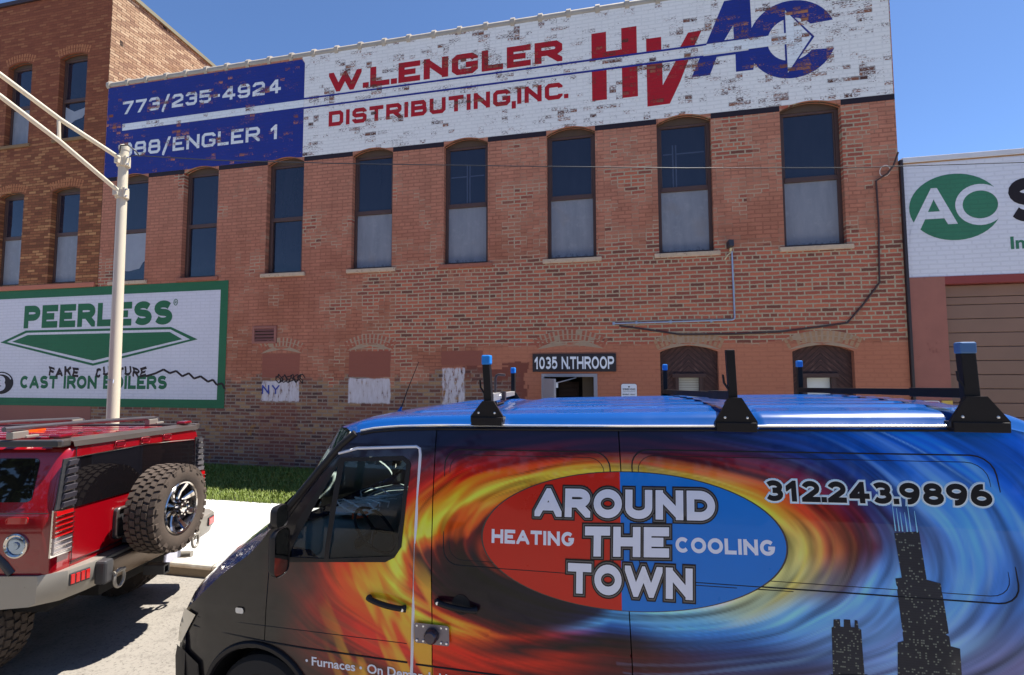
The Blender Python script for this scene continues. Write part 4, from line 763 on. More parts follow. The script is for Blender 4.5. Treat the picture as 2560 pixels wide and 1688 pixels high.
def wrap_rgb(x, z):
    dx = (x-ECX)/EA; dz = (z-ECZ-ET*(x-ECX))/EB; r = np.hypot(dx, dz); th = np.degrees(np.arctan2(dz, dx))
    Rr = np.interp(th, [a for a, _ in _RT], [b for _, b in _RT]); tw = th-16*(r-1.2)*(r > 1.2)*np.exp(-(r-1.2)*.35); tw = (tw+180) % 360-180
    s = r-Rr; rr = np.log(r+.05)*5+th/120; c0 = np.cos(np.radians(tw))*1.1; s0 = np.sin(np.radians(tw))*1.1
    wp = (fbm(x*2.1+5, z*2.1, 2)-.5)*.5
    def st(f, k, o=3): return fbm((r+wp*.35)*f+40+c0*k, 60+s0*k*1.3+c0*.6+r*1.1, o)-.5
    d = s+(.30*st(7, .9)+.16*st(19, 1.0, 2))*np.clip(.35+np.abs(s)*2.4+.5*(np.abs(tw) > 130), .35, 1.5)
    ks = sorted(_TAB); T = np.array([_TAB[k] for k in ks]+[_TAB[-180]], float); A = np.array(ks+[180], float)
    T = np.where(T/255 <= .04045, T/255/12.92, ((T/255+.055)/1.055)**2.4)
    i = np.clip(np.searchsorted(A, tw, 'right')-1, 0, len(A)-2); f = (tw-A[i])/(A[i+1]-A[i]); f = f*f*(3-2*f)
    D = np.array(_D); j = np.clip(np.searchsorted(D, d, 'right')-1, 0, len(D)-2); g = np.clip((d-D[j])/(D[j+1]-D[j]), 0, 1)
    mixd = lambda row: T[row, j]*(1-g)[:, None]+T[row, j+1]*g[:, None]
    c = mixd(i)*(1-f)[:, None]+mixd(i+1)*f[:, None]
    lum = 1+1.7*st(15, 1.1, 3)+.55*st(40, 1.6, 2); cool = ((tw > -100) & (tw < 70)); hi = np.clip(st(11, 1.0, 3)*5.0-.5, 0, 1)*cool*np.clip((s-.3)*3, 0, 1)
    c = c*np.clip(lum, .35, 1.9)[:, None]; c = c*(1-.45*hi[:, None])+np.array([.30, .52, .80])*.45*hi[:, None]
    rd = np.clip(1-np.abs(st(11, .7, 1))*7, 0, 1)*np.clip(st(5, 1.2, 2)*4+.2, 0, 1); warm = np.clip(1-cool, 0, 1)*np.clip((np.abs(s)-.05)*6, 0, 1)
    c = c*(1-.55*rd[:, None]*(cool & (s > .38))[:, None])+np.array([.34, .62, .92])*.55*(rd*(cool & (s > .38)))[:, None]
    c = c*(1-.6*(rd*warm)[:, None])+np.array([.62, .075, .03])*.6*(rd*warm)[:, None]
    core = np.exp(-(s/.16)**2)*rd; c = c*(1-.5*core[:, None])+np.array([.95, .74, .14])*.5*core[:, None]
    # flames licking forward over the door, dark smoke towards the nose
    fl = fbm(x*9+z*4.5, z*2.2-x*1.0+9, 3); t2 = np.clip((fl-.58)*7, 0, 1)*.8*np.clip((x+1.98)*2.6, 0, 1)*(x < -1.15)*np.clip((1.42-z)*5, 0, 1)
    c = c*(1-.8*t2[:, None])+np.array([.92, .55, .05])*.8*t2[:, None]
    sm = np.clip((-1.55-x)/.62+.55*(fbm(x*3, z*3, 3)-.5), 0, 1); sm = sm*sm*(3-2*sm); dark = np.array([.016, .013, .014])+.02*(fbm(x*6, z*6)-.4)[:, None].clip(0)
    red = np.array([.20, .022, .014])*np.clip(1-np.abs(x+1.85)*2.2, 0, 1)[:, None]*np.clip(fbm(x*4+3, z*3)*2-.55, 0, 1)[:, None]*(z < 1.35)[:, None]
    c = c*(1-sm[:, None])+(dark+red)*sm[:, None]
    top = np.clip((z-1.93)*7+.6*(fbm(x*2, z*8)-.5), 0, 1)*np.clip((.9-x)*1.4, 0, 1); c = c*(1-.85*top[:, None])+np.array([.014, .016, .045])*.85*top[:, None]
    return np.clip(1.42*np.clip(c, 0, None)**1.22, .003, .85)
m = NT('vehicle_wrap_film'); vc = m.n('VertexColor', layer_name='wrap'); m.set(Base_Color=vc.outputs[0], Roughness=.45, Coat_Weight=.42, Coat_Roughness=.04); M_WRAP = m.m
m.b.inputs['Specular IOR Level'].default_value = .12
m = NT('glossy_cab_film'); vc = m.n('VertexColor', layer_name='wrap'); m.set(Base_Color=vc.outputs[0], Roughness=.42, Coat_Weight=.6, Coat_Roughness=.05); M_WRAPF = m.m; m.b.inputs['Specular IOR Level'].default_value = .22
def panel(name, poly, holes=(), off=0, far=False, step=.0085, matl=None, parent=van, label=None):
    mb = MB(); fn = side(off, far); vs, fs = tri([poly], holes, step); mb.add([fn(u, v) for u, v in vs], fs)
    o = mb.build(name, matl or (M_WRAPF if name.startswith('front') else M_WRAP), parent, smooth=True, label=label, fixn=False)
    me = o.data
    if far: me.flip_normals()
    if matl is None:
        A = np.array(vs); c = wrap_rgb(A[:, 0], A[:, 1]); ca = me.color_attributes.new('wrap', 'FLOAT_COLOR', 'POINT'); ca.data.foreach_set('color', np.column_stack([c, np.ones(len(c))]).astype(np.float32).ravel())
    return o
ARCH = arc(-2.345, .345, .40, .40, 0, 360, 36)[:-1]; ARCH2 = arc(.62, .345, .40, .40, 0, 360, 36)[:-1]
GUT = [(1.792, 2.225), (.667, 2.202), (-.058, 2.187), (-1.157, 2.17), (-1.425, 2.159), (-1.603, 2.141), (-1.709, 2.115)]
gz = lambda x: float(np.interp(x, [g_[0] for g_ in GUT[::-1]], [g_[1] for g_ in GUT[::-1]]))
NOSE = [(-2.897, .935), (-2.975, .70), (-3.0, .62), (-2.985, .42)]
CREASE = [(-2.235, 1.515), (-2.32, 1.41), (-2.401, 1.332), (-2.604, 1.188), (-2.817, 1.0), (-2.897, .935)]
DOORB = [(-1.296, .44), (-1.262, 1.07), (-1.246, 2.0), (-1.266, 2.046), (-1.672, 2.022), (-1.797, 1.988), (-1.907, 1.866), (-2.066, 1.662), (-2.197, 1.472), (-2.246, 1.25), (-2.292, .789), (-2.318, .707), (-2.34, .44)]
DOORI = [(-1.302, .44), (-1.268, 1.07), (-1.252, 1.998), (-1.27, 2.04), (-1.670, 2.016), (-1.794, 1.982), (-1.902, 1.862), (-2.06, 1.659), (-2.191, 1.47), (-2.24, 1.25), (-2.286, .789), (-2.312, .707), (-2.334, .44)]
front = [(-1.165, .44), (-1.149, 1.055), (-1.156, 2.164)]+[g_ for g_ in GUT if g_[0] < -1.16]+[(-1.79, 2.036), (-1.917, 1.89), (-2.131, 1.632)]+CREASE+NOSE[1:]+[(-2.75, .42)]+DOORB[::-1]
fb = panel('front_body', front, [ARCH])
WIN = [(-2.124, 1.312), (-1.441, 1.364), (-1.384, 1.394), (-1.34, 1.459), (-1.303, 1.937), (-1.316, 1.963), (-1.359, 1.989), (-1.79, 1.962), (-2.05, 1.570), (-2.113, 1.362)]
GLM = [(-1.82, 1.356), (-1.395, 1.402), (-1.362, 1.426), (-1.332, 1.941), (-1.357, 1.961), (-1.752, 1.942)]; GLQ = [(-2.1, 1.345), (-1.853, 1.353), (-1.797, 1.905), (-1.8, 1.912), (-2.095, 1.372)]
door = panel('front_door', DOORI[::-1] if False else DOORI, [ARCH, WIN])
sd = panel('sliding_door', [(-.004, .44), (-.006, .907), (-.019, 1.255), (-.049, 1.935), (-.061, 2.183), (-1.15, 2.166), (-1.143, 1.055), (-1.159, .44)])
PEND = 1.95
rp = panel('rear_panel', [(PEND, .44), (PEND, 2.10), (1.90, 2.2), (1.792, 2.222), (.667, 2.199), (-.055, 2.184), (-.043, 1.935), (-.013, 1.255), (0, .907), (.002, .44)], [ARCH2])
# far side, dark backing behind the seams, rear doors, floor
M_VIN = mat('dark_van_interior', (.07, .08, .08, 1), .7, var=.2)
M_VGREY = mat('grey_trim_plastic', (.06, .075, .075, 1), .55, var=.2)
M_VBLUE = mat('blue_van_paint', lin(4, 78, 156, .72), .2, var=.06, vs=3, coat=.7)
FAR = [(PEND, .44), (PEND, 2.10), (1.90, 2.2)]+GUT+[(-1.79, 2.036), (-1.917, 1.89), (-2.131, 1.632)]+CREASE+NOSE[1:]+[(-2.75, .42), (-2.7, .44)]
panel('far_side', FAR, [ARCH, ARCH2, WIN], 0, True, .06, mat('dark_wrap_film', lin(24, 30, 60), .3, coat=.5))
panel('inner_lining', [(-1.0, .44), (-1.1, 1.3), (-1.12, 2.15), (-1.7, 2.08), (-2.15, 1.55), (-2.3, 1.0), (-2.42, .44)], [ARCH, [(u*1.0, v) for u, v in WIN]], -.035, False, .06, M_VIN)
panel('seam_backing', [(.06, .44), (.06, 2.17), (-.12, 2.17), (-.06, .44)], [], -.03, False, .1, M_DARK); panel('seam_backing', [(-1.05, .44), (-1.05, 2.15), (-1.32, 2.14), (-1.34, .44)], [], -.03, False, .1, M_DARK)
panel('far_lining', [(-1.0, .44), (-1.1, 1.3), (-1.12, 2.15), (-1.7, 2.08), (-2.15, 1.55), (-2.3, 1.0), (-2.42, .44)], [ARCH, WIN], -.03, True, .06, mat('pale_door_lining', (.30, .32, .31, 1), .7))
b = MB(); b.box(-1.08, -1.03, 3.03, 4.74, .44, 2.15); b.build('bulkhead', M_VIN, van)
b = MB(); b.box(-2.55, 1.9, 3.06, 4.7, .40, .46); b.build('floor', M_VIN, van)
rows = []
for z_ in (.44, .8, 1.3, 1.8, 2.1, 2.2): rows.append([(1.95+.05*math.sin(math.pi*k/10), ysf(PEND, z_)+(2*YC-2*ysf(PEND, z_))*k/10, z_) for k in range(11)])
b = MB(); b.grid(rows); b.build('rear_doors', M_VBLUE, van, smooth=True)
# roof with pressed ribs
NX, NY = 150, 73
def roofz(x, y):
    e = abs(y-YC)/(YC-3.01); c_ = float(np.interp(e, [0, .3, .6, .8, .9, .955, .98, 1.0], [1, .98, .94, .86, .74, .48, .14, 0]))
    zc = float(np.interp(x, [-2.17, -2.07, -1.92, -1.76, -1.58, -1.4, -.6, .36, 1.29, 1.73, 1.88, 1.95, 2.0], [2.04, 2.10, 2.16, 2.20, 2.228, 2.243, 2.275, 2.301, 2.317, 2.322, 2.305, 2.27, 2.2])); g_ = gz(x) if x > -1.709 else 2.115+(x+1.709)*.9
    if x > 1.79: g_ = 2.225-(x-1.79)*.25
    z = g_+max(0, zc-g_)*c_
    if e < .84 and x > -1.45:
        seg = 1
        for xr in (-.82, .57, 1.68): seg *= min(1, max(0, (abs(x-xr)-.05)/.07))
        rib = max(0, min(1, (math.cos((y-YC)*2*math.pi/.21)-.05)*2.4)); z += .013*rib*seg*min(1, (x+1.45)/.1)*(1 if x < 1.78 else 0)
    for xr in (.57, 1.68):
        if e > .8 and abs(x-xr-.06) < .05: z -= .012
    return z
rows = []
for k in range(NY):
    w_ = -1+2*k/(NY-1); ww = math.copysign(abs(w_)**.8, w_); y_ = YC+(YC-3.005)*ww; e = abs(ww); xf = -2.17+.455*e**2.4
    rows.append([(xf+(1.985-.06*e**4-xf)*(i/(NX-1)), y_, roofz(xf+(1.985-.06*e**4-xf)*(i/(NX-1)), y_)) for i in range(NX)])
b = MB(); b.grid(rows); roof = b.build('roof', M_VBLUE, van, autos=38)
if roof.data.polygons[len(roof.data.polygons)//2].normal.z < 0: roof.data.flip_normals()
M_CHROME = mat('bright_trim', alb(215, 215, 222), .25, .7); M_BLKP = mat('black_plastic', (.015, .013, .014, 1), .5, var=.2, spec=.3); M_SEAM = mat('panel_seam', (.008, .008, .01, 1), .8)
for off_, z_, r_, mt in ((.008, .006, .007, M_CHROME), (.012, -.016, .006, M_BLKP)):
    b = MB(); b.tube([(x, ysf(x, gz(x))-off_, gz(x)+z_) for x in np.linspace(-1.66, 1.8, 40)], r_, 6); b.build('gutter', mt, van, autos=60)
# hood, windscreen, lamps, bumper
rows = []
ncr = CREASE
for j in range(13):
    t_ = -1+2*j/12; a_ = abs(t_); row = []
    for (x, z) in ncr:
        yn = ysf(x, z)+.004; f = 1-a_; row.append((x-.26*(1-a_**2.2), YC+math.copysign((YC-yn)*a_, t_) if a_ > 0 else YC, z+.085*(1-a_**3.5)))
    row.append((row[-1][0]-.05*(1-a_), row[-1][1], .7)); row.append((row[-1][0]-.05*(1-a_), row[-1][1], .42)); rows.append(row)
b = MB(); b.grid(rows); hood = b.build('hood', mat('blue_black_hood_paint', lin(14, 46, 104, .7), .18, var=.04, vs=2, coat=.9), van, smooth=True)
rows = []
for j in range(13):
    t_ = -1+2*j/12; a_ = abs(t_); xb = -2.225-.27*(1-a_**2.2); zb = 1.50-.11*(1-a_**2); xt = -2.17+.43*a_**2.4; zt_ = roofz(xt+.01, YC+(YC-3.02)*a_)-.002
    rows.append([(xb+(xt-xb)*s, YC+t_*((YC-2.945)*(1-s)+(YC-3.005)*s), zb+(zt_-zb)*s) for s in (0, .25, .5, .75, 1)])
M_GLS = glass('clear_vehicle_glass', (.86, .93, .9, 1), (.8, .8, .8, 1), 1.42); b = MB(); b.grid(rows); b.build('windshield', M_GLS, van, smooth=True)
b = MB(); b.tube([(x, ysf(x, z)-.002, z) for x, z in ((-1.70, 2.118), (-1.79, 2.04), (-1.917, 1.895), (-2.131, 1.637), (-2.24, 1.52))], .022, 8); b.build('windshield_pillar', M_BLKP, van, autos=60)
b = MB(); b.tube([(-2.38, 3.2, 1.475), (-2.46, 3.6, 1.52), (-2.47, 4.0, 1.53)], .014, 6); b.tube([(-2.32, 3.02, 1.46), (-2.35, 3.12, 1.49), (-2.40, 3.3, 1.50)], .02, 6); b.build('wiper', M_BLKP, van)
b = MB(); flat(b, [[(-2.985, .705), (-2.95, .70), (-2.86, .83), (-2.80, .915), (-2.90, .945), (-2.965, .80)]], 0, (), .03, side(.012)); b.build('headlight', mat('headlight_lens', alb(210, 196, 168), .12, var=.2, coat=1), van, smooth=True)
b = MB(); flat(b, [[(-3.01, .43), (-2.76, .43), (-2.78, .60), (-2.9, .66), (-2.985, .68), (-3.01, .6)]], 0, (), .04, side(.02)); b.build('bumper', M_BLKP, van, smooth=True)
b = MB(); flat(b, [rrect(-2.488, -2.43, .960, .997, .012)], 0, (), None, side(.008)); b.build('side_marker', mat('pale_lens', alb(205, 200, 190), .2, coat=.5), van)
# wheel arch lip, pressed lines and mouldings
def line(name, pts, r, mt, off=.0, parent=van, seg=6): b = MB(); b.tube([(x, ysf(x, z)-off, z) for x, z in pts], r, seg); return b.build(name, mt, parent, autos=60)
line('wheel_arch', arc(-2.345, .345, .405, .425, 8, 172, 24), .022, M_BLKP); line('wheel_arch', arc(.62, .345, .405, .425, 8, 172, 24), .022, M_BLKP)
def shear_rect(x0, x1, z0, z1, r, k): return [(x+k*(z-z1), z+.013*(x-x0)) for x, z in rrect(x0, x1, z0, z1, r)]
for P_, par in ((shear_rect(-1.087, -.108, 1.378, 2.036, .09, -.022), sd), (shear_rect(.008, 1.728, 1.392, 2.066, .09, -.06), rp)):
    line('pressed_line', P_+[P_[0]], .0042, M_SEAM, -.001, par)
    cx_ = sum(p[0] for p in P_)/len(P_); cz_ = sum(p[1] for p in P_)/len(P_); hx = max(p[0] for p in P_)-cx_; P2 = [(cx_+(x-cx_)*(1-.034/hx), cz_+(z-cz_)*.905) for x, z in P_]; line('pressed_line', P2+[P2[0]], .0024, M_SEAM, -.001, par)
line('crease', [(.07, 1.378), (.5, 1.384), (1.9, 1.41)], .004, M_SEAM, -.001, rp)
line('moulding', [(-2.83, .836), (-2.29, .795), (-2.0, .785), (-1.31, .779)], .006, M_SEAM); line('moulding', [(-1.255, .775), (-.01, .772)], .006, M_SEAM, 0, sd); line('moulding', [(.01, .772), (1.9, .79)], .006, M_SEAM, 0, rp)
line('crease', [(-2.79, .9), (-2.3, .896), (-1.31, .893)], .003, M_SEAM, -.001)
M_DTRIM = mat('pale_door_edge', alb(206, 204, 210), .4, var=.1)
line('door_edge', [(-1.80, 1.990), (-1.672, 2.024), (-1.45, 2.037), (-1.275, 2.046), (-1.253, 2.035), (-1.247, 2.0), (-1.252, 1.6), (-1.265, 1.07), (-1.296, .46)], .0095, M_DTRIM, -.001, door)
# front door window, handle, mirrors
b = MB(); flat(b, [WIN], 0, [GLM, GLQ], .05, side(.004)); wf = b.build('window_frame', M_BLKP, door, smooth=True)
b = MB(); flat(b, [GLM], 0, (), .06, side(-.004)); b.build('window_glass', M_GLS, wf, smooth=True); b = MB(); flat(b, [GLQ], 0, (), .06, side(-.004)); b.build('quarter_glass', M_GLS, wf, smooth=True)
b = MB(); flat(b, [WIN], 0, (), .06, side(.0, True)); b.build('far_window_glass', glass('far_vehicle_glass', (.9, .95, .92, 1)), van, smooth=True)
def handle(par, x0, z0, x1, z1, flip=False):
    b = MB(); n = 9; d_ = .03
    b.tube([(x0+(x1-x0)*k/n, ysf(x0, z0)-.012-d_*math.sin(math.pi*min(1, max(0, k/n)))**.5, z0+(z1-z0)*k/n) for k in range(n+1)], [.02]+[.016]*(n-1)+[.022], 10); h = b.build('door_handle', M_BLKP, par, autos=50)
    xk = x0 if flip else x1; zk = z0 if flip else z1
    b = MB(); b.lathe((xk+(.012 if flip else -.012), ysf(x0, z0)-.036, zk), (0, -1, 0), [(0, .010), (.004, .009), (.005, 0)], 14); b.build('lock_cylinder', M_CHROME, h); return h
handle(door, -1.545, 1.15, -1.305, 1.108); b = MB(); flat(b, [arc(-.965, 1.158, .055, .058, 0, 360, 20)[:-1]], 0, (), None, side(.003)); b.build('handle_recess', M_SEAM, sd); handle(sd, -1.11, 1.168, -.87, 1.14, True)
hs = MB(); cx0, cx1, cz0, cz1 = -1.252, -1.036, .916, 1.034; flat(hs, [rrect(cx0, cx1, cz0, cz1, .015)], 0, (), None, side(.018)); hsp = hs.build('padlock_hasp', mat('steel_hasp', alb(110, 104, 112), .4, .5), van)
b = MB(); b.lathe((-1.14, ysf(0, .97)-.018, .972), (0, -1, 0), [(0, .043), (.03, .041), (.045, .03), (.048, 0)], 22); b.build('puck_lock', mat('dark_steel', alb(72, 66, 74), .35, .7), hsp, autos=40)
b = MB()
for x_ in (-1.235, -1.195, -1.085, -1.052):
    for z_ in (.933, 1.017): b.lathe((x_, ysf(0, .97)-.018, z_), (0, -1, 0), [(0, .008), (.004, .006), (.005, 0)], 10)
b.build('rivets', M_CHROME, hsp)
def mirror(x0, x1, z0, z1, yc, name):
    prof = []; n = 7; xm, zm = (x0+x1)/2, (z0+z1)/2; b = MB(); rings = []
    for s_, k in ((0, 1), (.5, 1.0), (.85, .86), (1, .6)):
        rings.append([(x1-.06*s_, yc+(u-xm)*k*1.05, zm+(v-zm)*k) for u, v in rrect(x0, x1, z0, z1, min(x1-x0, z1-z0)*.36, 5)])
    b.grid(rings, True); b.add(rings[-1], [tuple(range(len(rings[-1])))]); o = b.build(name, M_BLKP, van, autos=50)
    b = MB(); b.add([(x1-.006, yc+(u-xm)*.92*1.05, zm+(v-zm)*.94) for u, v in rrect(x0, x1, z0, z1, min(x1-x0, z1-z0)*.3, 5)], [tuple(range(24))]); g_ = NT(name+'_glass'); g_.set(Base_Color=(.35, .38, .4, 1), Roughness=.03, Metallic=1.0); b.build('mirror_glass', g_.m, o); return o
mirror(-2.15, -2.02, 1.30, 1.575, 2.745, 'mirror'); mirror(-2.125, -2.02, 1.585, 1.715, 2.74, 'wide_angle_mirror')
b = MB(); b.tube([(-2.1, 2.8, 1.45), (-2.17, 2.93, 1.44)], .022, 8); b.tube([(-2.1, 2.8, 1.33), (-2.17, 2.93, 1.36)], .022, 8); b.build('mirror_arm', M_BLKP, van)
# cab interior
b = MB(); rows = [[(x, y_, z+(.03*math.sin((y_-3)*5))) for y_ in np.linspace(3.0, 4.77, 12)] for x, z in ((-2.42, 1.36), (-2.2, 1.39), (-2.0, 1.37), (-1.92, 1.30), (-1.9, 1.1), (-1.95, .6))]; b.grid(rows); b.build('dashboard', mat('grey_green_dash', (.26, .32, .30, 1), .6, var=.2), van, smooth=True)
b = MB(); b.lathe((-1.78, 3.42, 1.38), (.75, 0, .66), [(0, .185), (.012, .197), (.024, .185), (.012, .173), (0, .185)], 28); b.tube([(-1.95, 3.42, 1.25), (-1.78, 3.42, 1.38)], .03, 8)
for a in (90, 210, 330):
    ax_ = Vector((.75, 0, .66)).normalized(); u_ = Vector((0, 1, 0)); w_ = ax_.cross(u_); p = Vector((-1.78, 3.42, 1.39)); b.tube([p, p+(u_*math.cos(R(a))+w_*math.sin(R(a)))*.18], .012, 6)
b.build('steering_wheel', M_BLKP, van, autos=50)
for yc in (3.42, 4.35):
    b = MB(); b.obox((-1.42, yc, .98), (.24, 0, 0), (0, .23, 0), (0, 0, .09)); b.obox((-1.2, yc, 1.36), (.06, 0, .01), (0, .22, 0), (-.06, 0, .32)); b.obox((-1.15, yc, 1.77), (.045, 0, 0), (0, .12, 0), (-.01, 0, .09)); b.build('seat', mat('charcoal_seat_fabric', (.03, .035, .036, 1), .85, var=.3), van, bevel=.03)
M_CABLE = mat('pale_cables', alb(200, 204, 200), .5)
b = MB()
for k in range(9):
    p0 = Vector((-2.15+.2*random.random(), 3.6+.5*random.random(), 1.42)); pts = [p0+Vector((.16*math.sin(k+t_*.9), .14*math.cos(k*1.7+t_*.7), .02+.06*abs(math.sin(t_*.6+k)))) for t_ in range(9)]; b.tube(pts, .006, 5)
b.build('cables_on_dash', M_CABLE, van)
b = MB(); b.obox((-2.0, 3.62, 1.43), (.05, .03, 0), (-.02, .04, 0), (0, 0, .02)); b.build('orange_case', mat('orange_plastic', alb(210, 90, 40), .5), van); b = MB(); b.obox((-2.13, 3.8, 1.43), (.15, .03, 0), (-.05, .2, 0), (0, 0, .006)); b.build('papers', mat('paper', alb(220, 222, 220), .8), van)
# logo and lettering (vinyl on the panels)
M_LR = mat('logo_red', lin(198, 30, 12, 1.05), .3, var=.05, coat=.2, spec=.3); M_LBL = mat('logo_blue', lin(0, 112, 200, 1.12), .3, var=.05, coat=.2, spec=.3); M_LW = mat('silver_white_vinyl', alb(204, 206, 218), .3, var=.05, coat=.5); M_LK = mat('dark_outline_vinyl', (.012, .01, .011, 1), .4, spec=.25); M_GLOW = mat('pale_glow_vinyl', alb(170, 200, 236), .35); M_EDGE = mat('dark_edge_vinyl', (.05, .035, .03, 1), .35)
EL = lambda k=1.0: [(ECX+EA*k*math.cos(R(a)), ECZ+EB*k*math.sin(R(a))+ET*EA*math.cos(R(a))) for a in range(0, 360, 4)]
sx0 = -.053
b = MB(); flat(b, [EL(1.012)], 0, (), .1, side(.0010)); logo = b.build('logo', M_EDGE, van, smooth=True, label='oval logo half red and half blue', fixn=False)
cutL = [p for p in clipbox(EL(), -5, sx0, 0, 5)]; cutR = [p for p in clipbox(EL(), sx0, 5, 0, 5)]
b = MB(); flat(b, [cutL], 0, (), .08, side(.0022)); b.build('logo_red_half', M_LR, logo, smooth=True, fixn=False); b = MB(); flat(b, [cutR], 0, (), .08, side(.0022)); b.build('logo_blue_half', M_LBL, logo, smooth=True, fixn=False)
ROWS = [('AROUND', (-.532, .438, 1.684, 1.838, 1.714, 1.866), .29), ('THE', (-.25, .198, 1.487, 1.645, 1.513, 1.668), .30), ('TOWN', (-.345, .312, 1.284, 1.446, 1.305, 1.466), .28)]
for k, (tx, bx, tt) in enumerate(ROWS):
    for nm, mt, gr, of in (('letter_outline', M_LK, .13, .0034+.0004*k), ('letter_rim', mat('grey_rim_vinyl', (.11, .10, .10, 1), .3), .085, .0048+.0002*k), ('letter_rim', M_LK, .04, .0056+.0002*k), ('lettering', M_LW, 0, .0064)):
        b = MB(); letters(b, tx, bx, side(of), GL, tt, .13, gr, .03); b.build(nm, mt, logo, fixn=False)
for tx, bx in (('HEATING', (-.782, -.308, 1.521, 1.598, 1.534, 1.61)), ('COOLING', (.232, .722, 1.541, 1.62, 1.558, 1.636))):
    b = MB(); letters(b, tx, bx, side(.0034), GL, .25, .12); b.build('lettering', M_LW, logo, fixn=False)
for nm, mt, gr, of in (('number_glow', M_GLOW, .10, .0012), ('number_glow', mat('white_glow_vinyl', alb(214, 226, 240), .35), .05, .0020), ('phone_number', M_LK, 0, .0030)):
    b = MB(); letters(b, '312.243.9896', (.692, 1.70, 1.828, 1.932, 1.852, 1.955), side(of), GL, .25, .13, gr); b.build(nm, mt, rp, fixn=False)
for tx, bx, par in (('Furnaces', (-1.95, -1.652, .683, .738), door), ('On Demand', (-1.572, -1.165, .683, .74), door), ('Hot Water', (-1.11, -.74, .683, .74), sd)):
    b = MB(); small_text(b, tx, bx, side(.003), .02); b.build('lettering', M_LW, par, fixn=False)
for x_ in (-1.985, -1.615):
    b = MB(); flat(b, [arc(x_, .71, .009, .009, 0, 360, 12)[:-1]], 0, (), None, side(.003)); b.build('bullet_dot', M_LW, door, fixn=False)
def mat_skyline():
    m = NT('skyline_print'); P = m.pos(); x, y, z = m.sep(P); cx_ = m('FLOOR', m('MULTIPLY', x, 120)); cz_ = m('FLOOR', m('MULTIPLY', z, 84)); wn_ = m.n('TexWhiteNoise', noise_dimensions='2D'); m.put(wn_.inputs['Vector'], m.comb(cx_, cz_)); fz = m('FRACT', m('MULTIPLY', z, 84)); fx = m('FRACT', m('MULTIPLY', x, 120))
    row = m.noise(m.comb(0.0, m('MULTIPLY', z, 9)), 1, 2); on_ = m('GREATER_THAN', m('ADD', wn_.outputs[0], m('MULTIPLY', row, .6)), 1.14); on_ = m('MULTIPLY', on_, m('MULTIPLY', m('GREATER_THAN', fz, .45), m('GREATER_THAN', fx, .2)))
    c = m.mix(m.noise(P, 5, 2), (.012, .014, .024, 1), (.026, .03, .045, 1)); c = m.mix(m('MULTIPLY', m('SUBTRACT', 1, m.step(fz, .1, .3)), .35), c, (.004, .004, .006, 1)); c = m.mix(on_, c, alb(128, 134, 124, .8)); m.set(Base_Color=c, Roughness=.5, Coat_Weight=.3, Coat_Roughness=.05); m.b.inputs['Specular IOR Level'].default_value = .1; return m.m
M_SKY = mat_skyline()
b = MB(); flat(b, [[(1.24, .44), (1.54, .44), (1.512, 1.19), (1.474, 1.197), (1.447, 1.485), (1.39, 1.497), (1.376, 1.72), (1.268, 1.705), (1.285, 1.498), (1.257, 1.492), (1.278, 1.2), (1.253, 1.19)]], 0, (), .08, side(.0012)); tw = b.build('skyline_tower', M_SKY, rp, smooth=True, fixn=False)
b = MB()
for x_ in (1.272, 1.288, 1.302, 1.322, 1.338, 1.365): flat(b, [[(x_, 1.715), (x_+.006, 1.715), (x_+.001, 1.80+.03*((x_*100) % 2)), (x_-.001, 1.80+.03*((x_*100) % 2))]], 0, (), None, side(.0024))
b.build('antennas', mat('pale_blue_print', alb(130, 190, 232), .35), tw, fixn=False)
b = MB(); flat(b, [[(.955, .44), (1.13, .44), (1.108, 1.0), (1.1, 1.155), (1.097, 1.235), (1.085, 1.24), (1.082, 1.277), (1.07, 1.279), (1.068, 1.243), (1.052, 1.243), (1.05, 1.278), (1.022, 1.277), (1.02, 1.24), (1.006, 1.24), (1.004, 1.276), (.976, 1.272), (.974, 1.236), (.966, 1.232), (.968, 1.0)]], 0, (), .08, side(.0012)); b.build('skyline_tower', M_SKY, rp, smooth=True, fixn=False)
b = MB(); flat(b, [[(.93, .44), (1.2, .44), (1.2, .83), (1.16, .83), (1.16, .86), (1.12, .86), (1.12, 1.02), (.955, 1.0), (.94, .99)], [(.6, .44), (.93, .44), (.93, .62), (.86, .66), (.8, .6), (.7, .64), (.6, .6)], [(1.58, .44), (1.9, .44), (1.9, .66), (1.75, .7), (1.58, .64)]], 0, (), .08, side(.0020)); b.build('skyline_row', M_SKY, rp, smooth=True, fixn=False)
